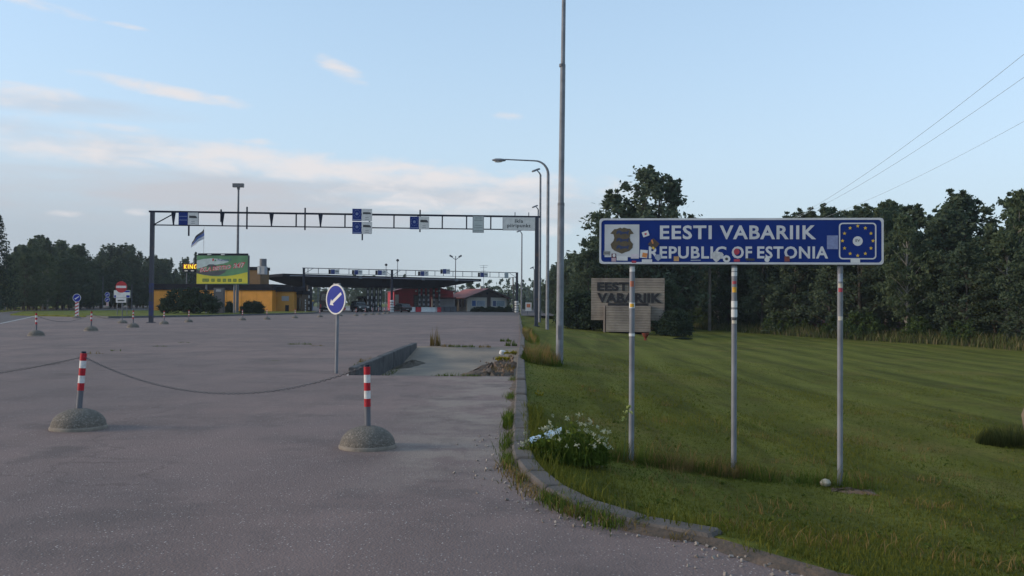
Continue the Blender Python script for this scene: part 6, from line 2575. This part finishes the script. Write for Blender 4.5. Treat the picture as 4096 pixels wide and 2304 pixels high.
# rough meadow strip at the lawn's far edge
def meadow():
    r = np.random.default_rng(15)
    n = 26000
    f = r.random(n)
    P = np.zeros((n, 3))
    e = np.array([edge_pt(a)[:2] for a in np.linspace(0, 1, 200)])
    ex = np.interp(f, np.linspace(0, 1, 200), e[:, 0])
    ey = np.interp(f, np.linspace(0, 1, 200), e[:, 1])
    o = r.random(n) ** .8 * 3.4 - .5 + .25 * np.sin(f * 90)
    x, y = ex + o * .9, ey + o * .42
    z = np.array([lawn_z(a, b) for a, b in zip(x, y)]) if False else np.interp(x - np.interp(y, _ky, _kx), np.linspace(0, 45, 90), [0.06 - 1.1 * (1 - math.exp(-s / 7)) for s in np.linspace(0, 45, 90)])
    h = r.uniform(.35, 1.15, n) * (.55 + .45 * np.clip(o / 2, 0, 1))
    dry = r.random(n) < .3
    for nm, sel, m, lab in (('meadow_grass', ~dry, leafmat('meadow_green', (.11, .125, .045), (.045, .06, .020), .25), 'rough green meadow growth along the foot of the wood'),
                            ('meadow_dry_grass', dry, leafmat('meadow_dry', (.23, .19, .10), (.10, .095, .045), .25), 'dry seed heads in the meadow strip along the wood')):
        ob = blades(nm, np.stack([x, y, z - .03], 1)[sel], h[sel], .028, m, r.random(sel.sum()), .5, 16, 2)
        tag(ob, lab, 'meadow', kind='stuff')
    # willowherb haze of purple flowers
    cs = []
    for k in range(90):
        ff = r.normal(.245, .02)
        a, b = np.interp(ff, np.linspace(0, 1, 200), e[:, 0]), np.interp(ff, np.linspace(0, 1, 200), e[:, 1])
        cs.append((a + 2.2, b + 1.2, -1.0 + r.uniform(.8, 1.35)))
    V, ti = leaves(8, cs, [.12] * len(cs), .05, 17)
    ob = np_mesh('purple_flowers', V, 4, leafmat('purple_petal', (.12, .06, .13), (.05, .03, .06), .2), ti)
    tag(ob, 'patch of dull purple flowers in the meadow strip', 'flowers', kind='stuff')


meadow()

# ---- debris in the sunken bay and on the yard
DIRT = mat('brown_dirt', (.19, .115, .072), .95, 0, .3, 3, .8, 20, c2=(.06, .042, .03))


def mound(name, label, cat, pts, z, hgt, m, seed, jit=.06):
    """low uneven heap over a polygon footprint"""
    r = random.Random(seed)
    cx, cy = sum(p[0] for p in pts) / len(pts), sum(p[1] for p in pts) / len(pts)
    poly = []
    n = len(pts)
    for i in range(n):
        a, b = pts[i], pts[(i + 1) % n]
        for k in range(7):
            t_ = k / 7
            poly.append((a[0] + (b[0] - a[0]) * t_ + r.uniform(-jit, jit), a[1] + (b[1] - a[1]) * t_ + r.uniform(-jit * 2, jit * 2)))
    mb = MB()
    rings = [1.0, .9, .78, .64, .5, .36, .22, .08]
    vs = []
    for j, s in enumerate(rings):
        for (x, y) in poly:
            hh = 0 if j == 0 else hgt * (1 - s) ** .6 * r.uniform(.35, 1.25)
            vs.append((x - cx if False else (x - cx) * s, (y - cy) * s, hh))
    k = len(poly)
    fs = []
    for j in range(len(rings) - 1):
        for i in range(k):
            q = (i + 1) % k
            fs.append((j * k + i, j * k + q, (j + 1) * k + q, (j + 1) * k + i))
    fs.append(tuple(range((len(rings) - 1) * k, len(rings) * k)))
    mb.add(vs, fs)
    o = mb.build(name, m, None, True, loc=(cx, cy, z))
    return tag(o, label, cat)


mound('dirt_heap', 'brown heap of soil and rubble against the kerb in the bay', 'dirt', [(-1.35, 23.7), (-.5, 23.2), (.1, 23.6), (.14, 29.6), (-.3, 30.2), (-.62, 27.5), (-1.1, 25.4)], -.335, .19, DIRT, 1)
mound('dirt_heap', 'dark wet soil along the front lip of the bay', 'dirt', [(-1.6, 22.2), (.05, 21.6), (.08, 24.2), (-.9, 24.4)], -.335, .16, mat('dark_soil', (.062, .046, .032), .95, 0, .3, 6, .8, 20), 2)
mound('dirt_heap', 'dark dirt gathered in the far corner of the bay', 'dirt', [(-3.45, 25.5), (-3.0, 26.4), (-2.75, 28.4), (-3.2, 30.2), (-3.46, 30.4)], -.335, .10, MATS['dark_soil'], 3)
p = gp(363, 371)
tuft('bay_weeds', 'green weeds on the front lip of the bay', 'weeds', -1.2, 19.46, .55, .06, 260, .04, .14, WEED, .007, 101, -.01)
tuft('bay_weeds', 'tall pale dry stalks at the far corner of the bay', 'weeds', -2.85, 33.0, .2, .12, 120, .3, .95, DRY, .009, 102, 0.0, lean=.15)
for i, (u, v, n, hh) in enumerate(((447, 346.4, 60, .2), (455, 346.6, 50, .16), (468.5, 347, 90, .18), (485, 347.2, 80, .16), (505.5, 341.5, 160, .22), (511, 346, 120, .35), (368, 362, 70, .22), (362, 366, 60, .2), (300, 344.5, 90, .14), (318, 346, 30, .1),
                                   (160, 346.5, 30, .1), (117, 351, 26, .12), (95, 354, 20, .16), (272, 361, 30, .05), (183, 342.8, 30, .1))):
    p = gp(u, v)
    tuft('crack_weed', 'small weed tuft growing from a crack in the yard', 'weed', p.x, p.y, .25 if i not in (8,) else .5, .12, n, hh * .4, hh, WEED if i % 3 else DRY, .009, 110 + i, 0.0, 'weed tufts in the yard cracks')
# litter
p = at(502.6, 352.4, 30.0)
o = MB().bbox((0, 0, 0), (.2, .14, .14), .03).build('litter', WHITE, None, loc=(p.x, p.y, max(p.z, -.2)))
o.rotation_euler = (.3, .2, .5)
tag(o, 'bright white scrap of litter on the dirt in the bay', 'litter')
for i, (u, v, d, lab) in enumerate(((510.4, 353.4, 28.6, 'yellow flowering moss on the dirt heap top'), (502.4, 359.2, 25.6, 'yellow flowering moss low on the dirt heap'), (531, 397.5, 15.6, 'yellow flowers at the lawn side of the kerb'))):
    p = at(u, v, d)
    V, ti = leaves(60, [(.16 * math.cos(k), .1 * math.sin(k * 1.7), .02) for k in range(8)], [.07] * 8, .025, 130 + i)
    ob = np_mesh('yellow_moss', V, 4, leafmat('yellow_moss', (.30, .24, .02), (.13, .12, .012), .1), ti)
    ob.location = (p.x, p.y, p.z)
    tag(ob, lab, 'flowers', kind='stuff')
# mole hill and stone by the last sign post
p = at(840, 484, 9.6)
mound('soil_patch', 'bare soil at the foot of the last sign post', 'soil', [(p.x - .25, p.y - .18), (p.x + .35, p.y - .15), (p.x + .4, p.y + .1), (p.x - .2, p.y + .15)], lawn_z(p.x, p.y) - .02, .05, DIRT, 9, .03)
p = at(825.6, 478, 9.75)
o = MB().lathe([(.03, 0), (.055, .02), (.06, .045), (.04, .075), (.01, .085)], 9).build('stone', mat('pale_stone', (.42, .38, .30), .9, 0, .2, 8), None, True, loc=(p.x, p.y, lawn_z(p.x, p.y)))
tag(o, 'pale round stone in the grass by the last sign post', 'stone')


# rubble on the heap, soil spilling along the curved kerb
def rubble():
    r = random.Random(44)
    mb = MB()
    for k in range(85):
        y = r.uniform(20.2, 29.5)
        x = .05 - abs(r.gauss(0, .55))
        sz = r.uniform(.015, .055)
        z = -.33 + max(0, .2 - .16 * abs(x)) + r.uniform(0, .03)
        rot = Euler((r.uniform(0, 3), r.uniform(0, 3), r.uniform(0, 3))).to_matrix()
        mb.box((x, y, z), (sz * r.uniform(.8, 2), sz, sz * .7), rot=rot)
    o = mb.build('rubble', mat('rubble_mix', (.26, .175, .12), .95, 0, .3, 7, c2=(.11, .08, .06)))
    tag(o, 'broken concrete bits scattered over the soil heap', 'rubble', kind='stuff')
    # soil wedge in the gutter
    ys = np.linspace(5.0, 19.0, 120)
    vs, fs = [], []
    for i, y in enumerate(ys):
        x = kx(y)
        w = (.05 + .14 * abs(math.sin(y * 3.1) * math.sin(y * 1.7 + 1)) + .05 * r.random()) * (.8 if y < 9 else .6)
        nx_, ny_ = (-.75, -.66) if y < 8.3 else (-1, 0)
        vs += [(x + .03, y, .035), (x + nx_ * w * .5, y + ny_ * w * .5, .022), (x + nx_ * w, y + ny_ * w, .001)]
    for i in range(len(ys) - 1):
        for j in range(2):
            fs.append((i * 3 + j, i * 3 + j + 1, i * 3 + 4 + j, i * 3 + 3 + j))
    mb = MB()
    mb.add(vs, fs)
    o = mb.build('gutter_soil', mat('gutter_soil', (.12, .082, .058), .95, 0, .3, 5, .7, 30, c2=(.055, .043, .033)), None, True)
    tag(o, 'brown soil washed into the gutter along the kerb', 'soil', kind='stuff')
    # scattered gravel at the kerb foot
    mb = MB()
    for k in range(260):
        y = 5.2 + 6 * r.random() ** 1.4
        x = kx(y) - abs(r.gauss(.05, .25))
        sz = r.uniform(.006, .02)
        rot = Euler((r.uniform(0, 3), r.uniform(0, 3), r.uniform(0, 3))).to_matrix()
        mb.box((x, y - .03, sz * .3), (sz * 1.4, sz, sz * .8), rot=rot)
    o = mb.build('gravel', mat('loose_gravel', (.34, .30, .27), .9, 0, .3, 9, c2=(.12, .10, .09)))
    tag(o, 'loose gravel scattered on the asphalt by the kerb bend', 'gravel', kind='stuff')


rubble()


# ------------------------------------------------------------------ evening air
def make_haze():
    mb = MB().box((0, 240, 9.5), (1900, 620, 24))
    m = bpy.data.materials.new('evening_air')
    m.use_nodes = True
    nt = m.node_tree
    nt.nodes.clear()
    out = N(nt, 'ShaderNodeOutputMaterial')
    v = N(nt, 'ShaderNodeVolumePrincipled')
    v.inputs['Color'].default_value = (.80, .88, 1.0, 1)
    v.inputs['Density'].default_value = .00022
    v.inputs['Anisotropy'].default_value = 0.2
    nt.links.new(v.outputs[0], out.inputs['Volume'])
    o = mb.build('haze', m)
    tag(o, 'thin evening haze in the air', 'haze', kind='stuff')


make_haze()


def yard_seams():
    """tar filled construction joints across the yard"""
    m = mat('tar_joint', (.075, .062, .06), .8, 0, .3, 2, c2=(.13, .10, .095), lo=.42, hi=.58)
    r = random.Random(5)
    for (a, b) in (((-30, 374), (330, 333.5)), ((40, 332.2), (520, 325.4))):
        p, q = gp(*a), gp(*b)
        d = (q - p)
        n = Vector((-d.y, d.x, 0)).normalized()
        vs, fs = [], []
        k = 60
        for i in range(k + 1):
            c = p.lerp(q, i / k) + n * r.uniform(-.02, .02)
            w = r.uniform(.008, .026)
            vs += [(c.x - n.x * w, c.y - n.y * w, .0035), (c.x + n.x * w, c.y + n.y * w, .0035)]
        fs = [(2 * i, 2 * i + 2, 2 * i + 3, 2 * i + 1) for i in range(k)]
        mb = MB()
        mb.add(vs, fs)
        tag(mb.build('asphalt_joint', m), kind='structure')


yard_seams()


def lawn_weeds():
    r = np.random.default_rng(77)
    n = 700
    y = 5.5 + r.random(n) ** 1.4 * 16
    x = (r.uniform(540, 1060, n) - 512) / FPX * y
    k = x > np.interp(y, _ky, _kx) + .35
    x, y = x[k], y[k]
    cl = np.sin(x * 1.9 + 1.1 * np.sin(y)) * np.sin(y * 1.3) > -.1
    x, y = x[cl], y[cl]
    z = lz_arr(x, y)
    V, ti = leaves(9, np.stack([x, y, z + .018], 1), r.uniform(.02, .07, len(x)), .017, 78, 0, .7)
    o = np_mesh('lawn_weeds', V, 4, leafmat('clover_leaf', (.11, .14, .03), (.058, .08, .018), .25), ti)
    tag(o, 'clover and low weeds scattered through the near lawn', 'weeds', kind='stuff')
    P, h = [], []
    for c in range(70):
        yy = 6 + r.random() ** 1.3 * 13
        xx = (r.uniform(545, 1040) - 512) / FPX * yy
        if xx < kx(yy) + .4:
            continue
        for q in range(int(r.integers(12, 46))):
            a, b = xx + r.normal(0, .16), yy + r.normal(0, .11)
            P.append((a, b, lawn_z(a, b)))
            h.append(r.uniform(.03, .11))
    P, h = np.array(P), np.array(h)
    o = blades('straw_patches', P, h, .004, DRY, r.random(len(P)), 1.3, 79, 2)
    tag(o, 'thin dry straw patches in the near lawn', 'grass', kind='stuff')


lawn_weeds()


# weeds on the heap in the bay and over the bend of the kerb
for i, (x, y, rx, ry, n, h, m, z, lab) in enumerate((
        (-.75, 20.6, .75, .35, 420, .16, WEED, -.26, 'green weeds creeping over the dark soil of the bay'),
        (-.25, 25.2, .35, 1.6, 260, .14, DRY, -.22, 'dry weeds on the brown heap in the bay'),
        (-3.3, 24.0, .12, 3.0, 160, .12, WEED, -.33, 'weeds along the foot of the retaining kerb'),
        (kx(8.0) + .06, 8.0, .16, .2, 120, .13, DRY, .03, 'dead weeds at the bend of the kerb'),
        (kx(7.2) + .02, 7.15, .2, .16, 170, .12, WEED, .02, 'green weeds over the kerb below the flowers'),
        (kx(6.8) + .02, 6.75, .18, .12, 130, .12, DRY, .02, 'straw coloured weeds on the kerb after the bend'),
        (kx(6.4) + .03, 6.38, .22, .1, 160, .11, WEED, .02, 'weed clump breaking over the lower kerb'),
        (kx(6.1) - .02, 6.08, .16, .08, 90, .09, DRY, .01, 'small dry clump by the sunken kerb end'))):
    tuft('weed_clump', lab, 'weeds', x, y, rx, ry, n, h * .3, h, m, .004 if y < 10 else .008, 300 + i, z, kind='stuff', lean=.9)
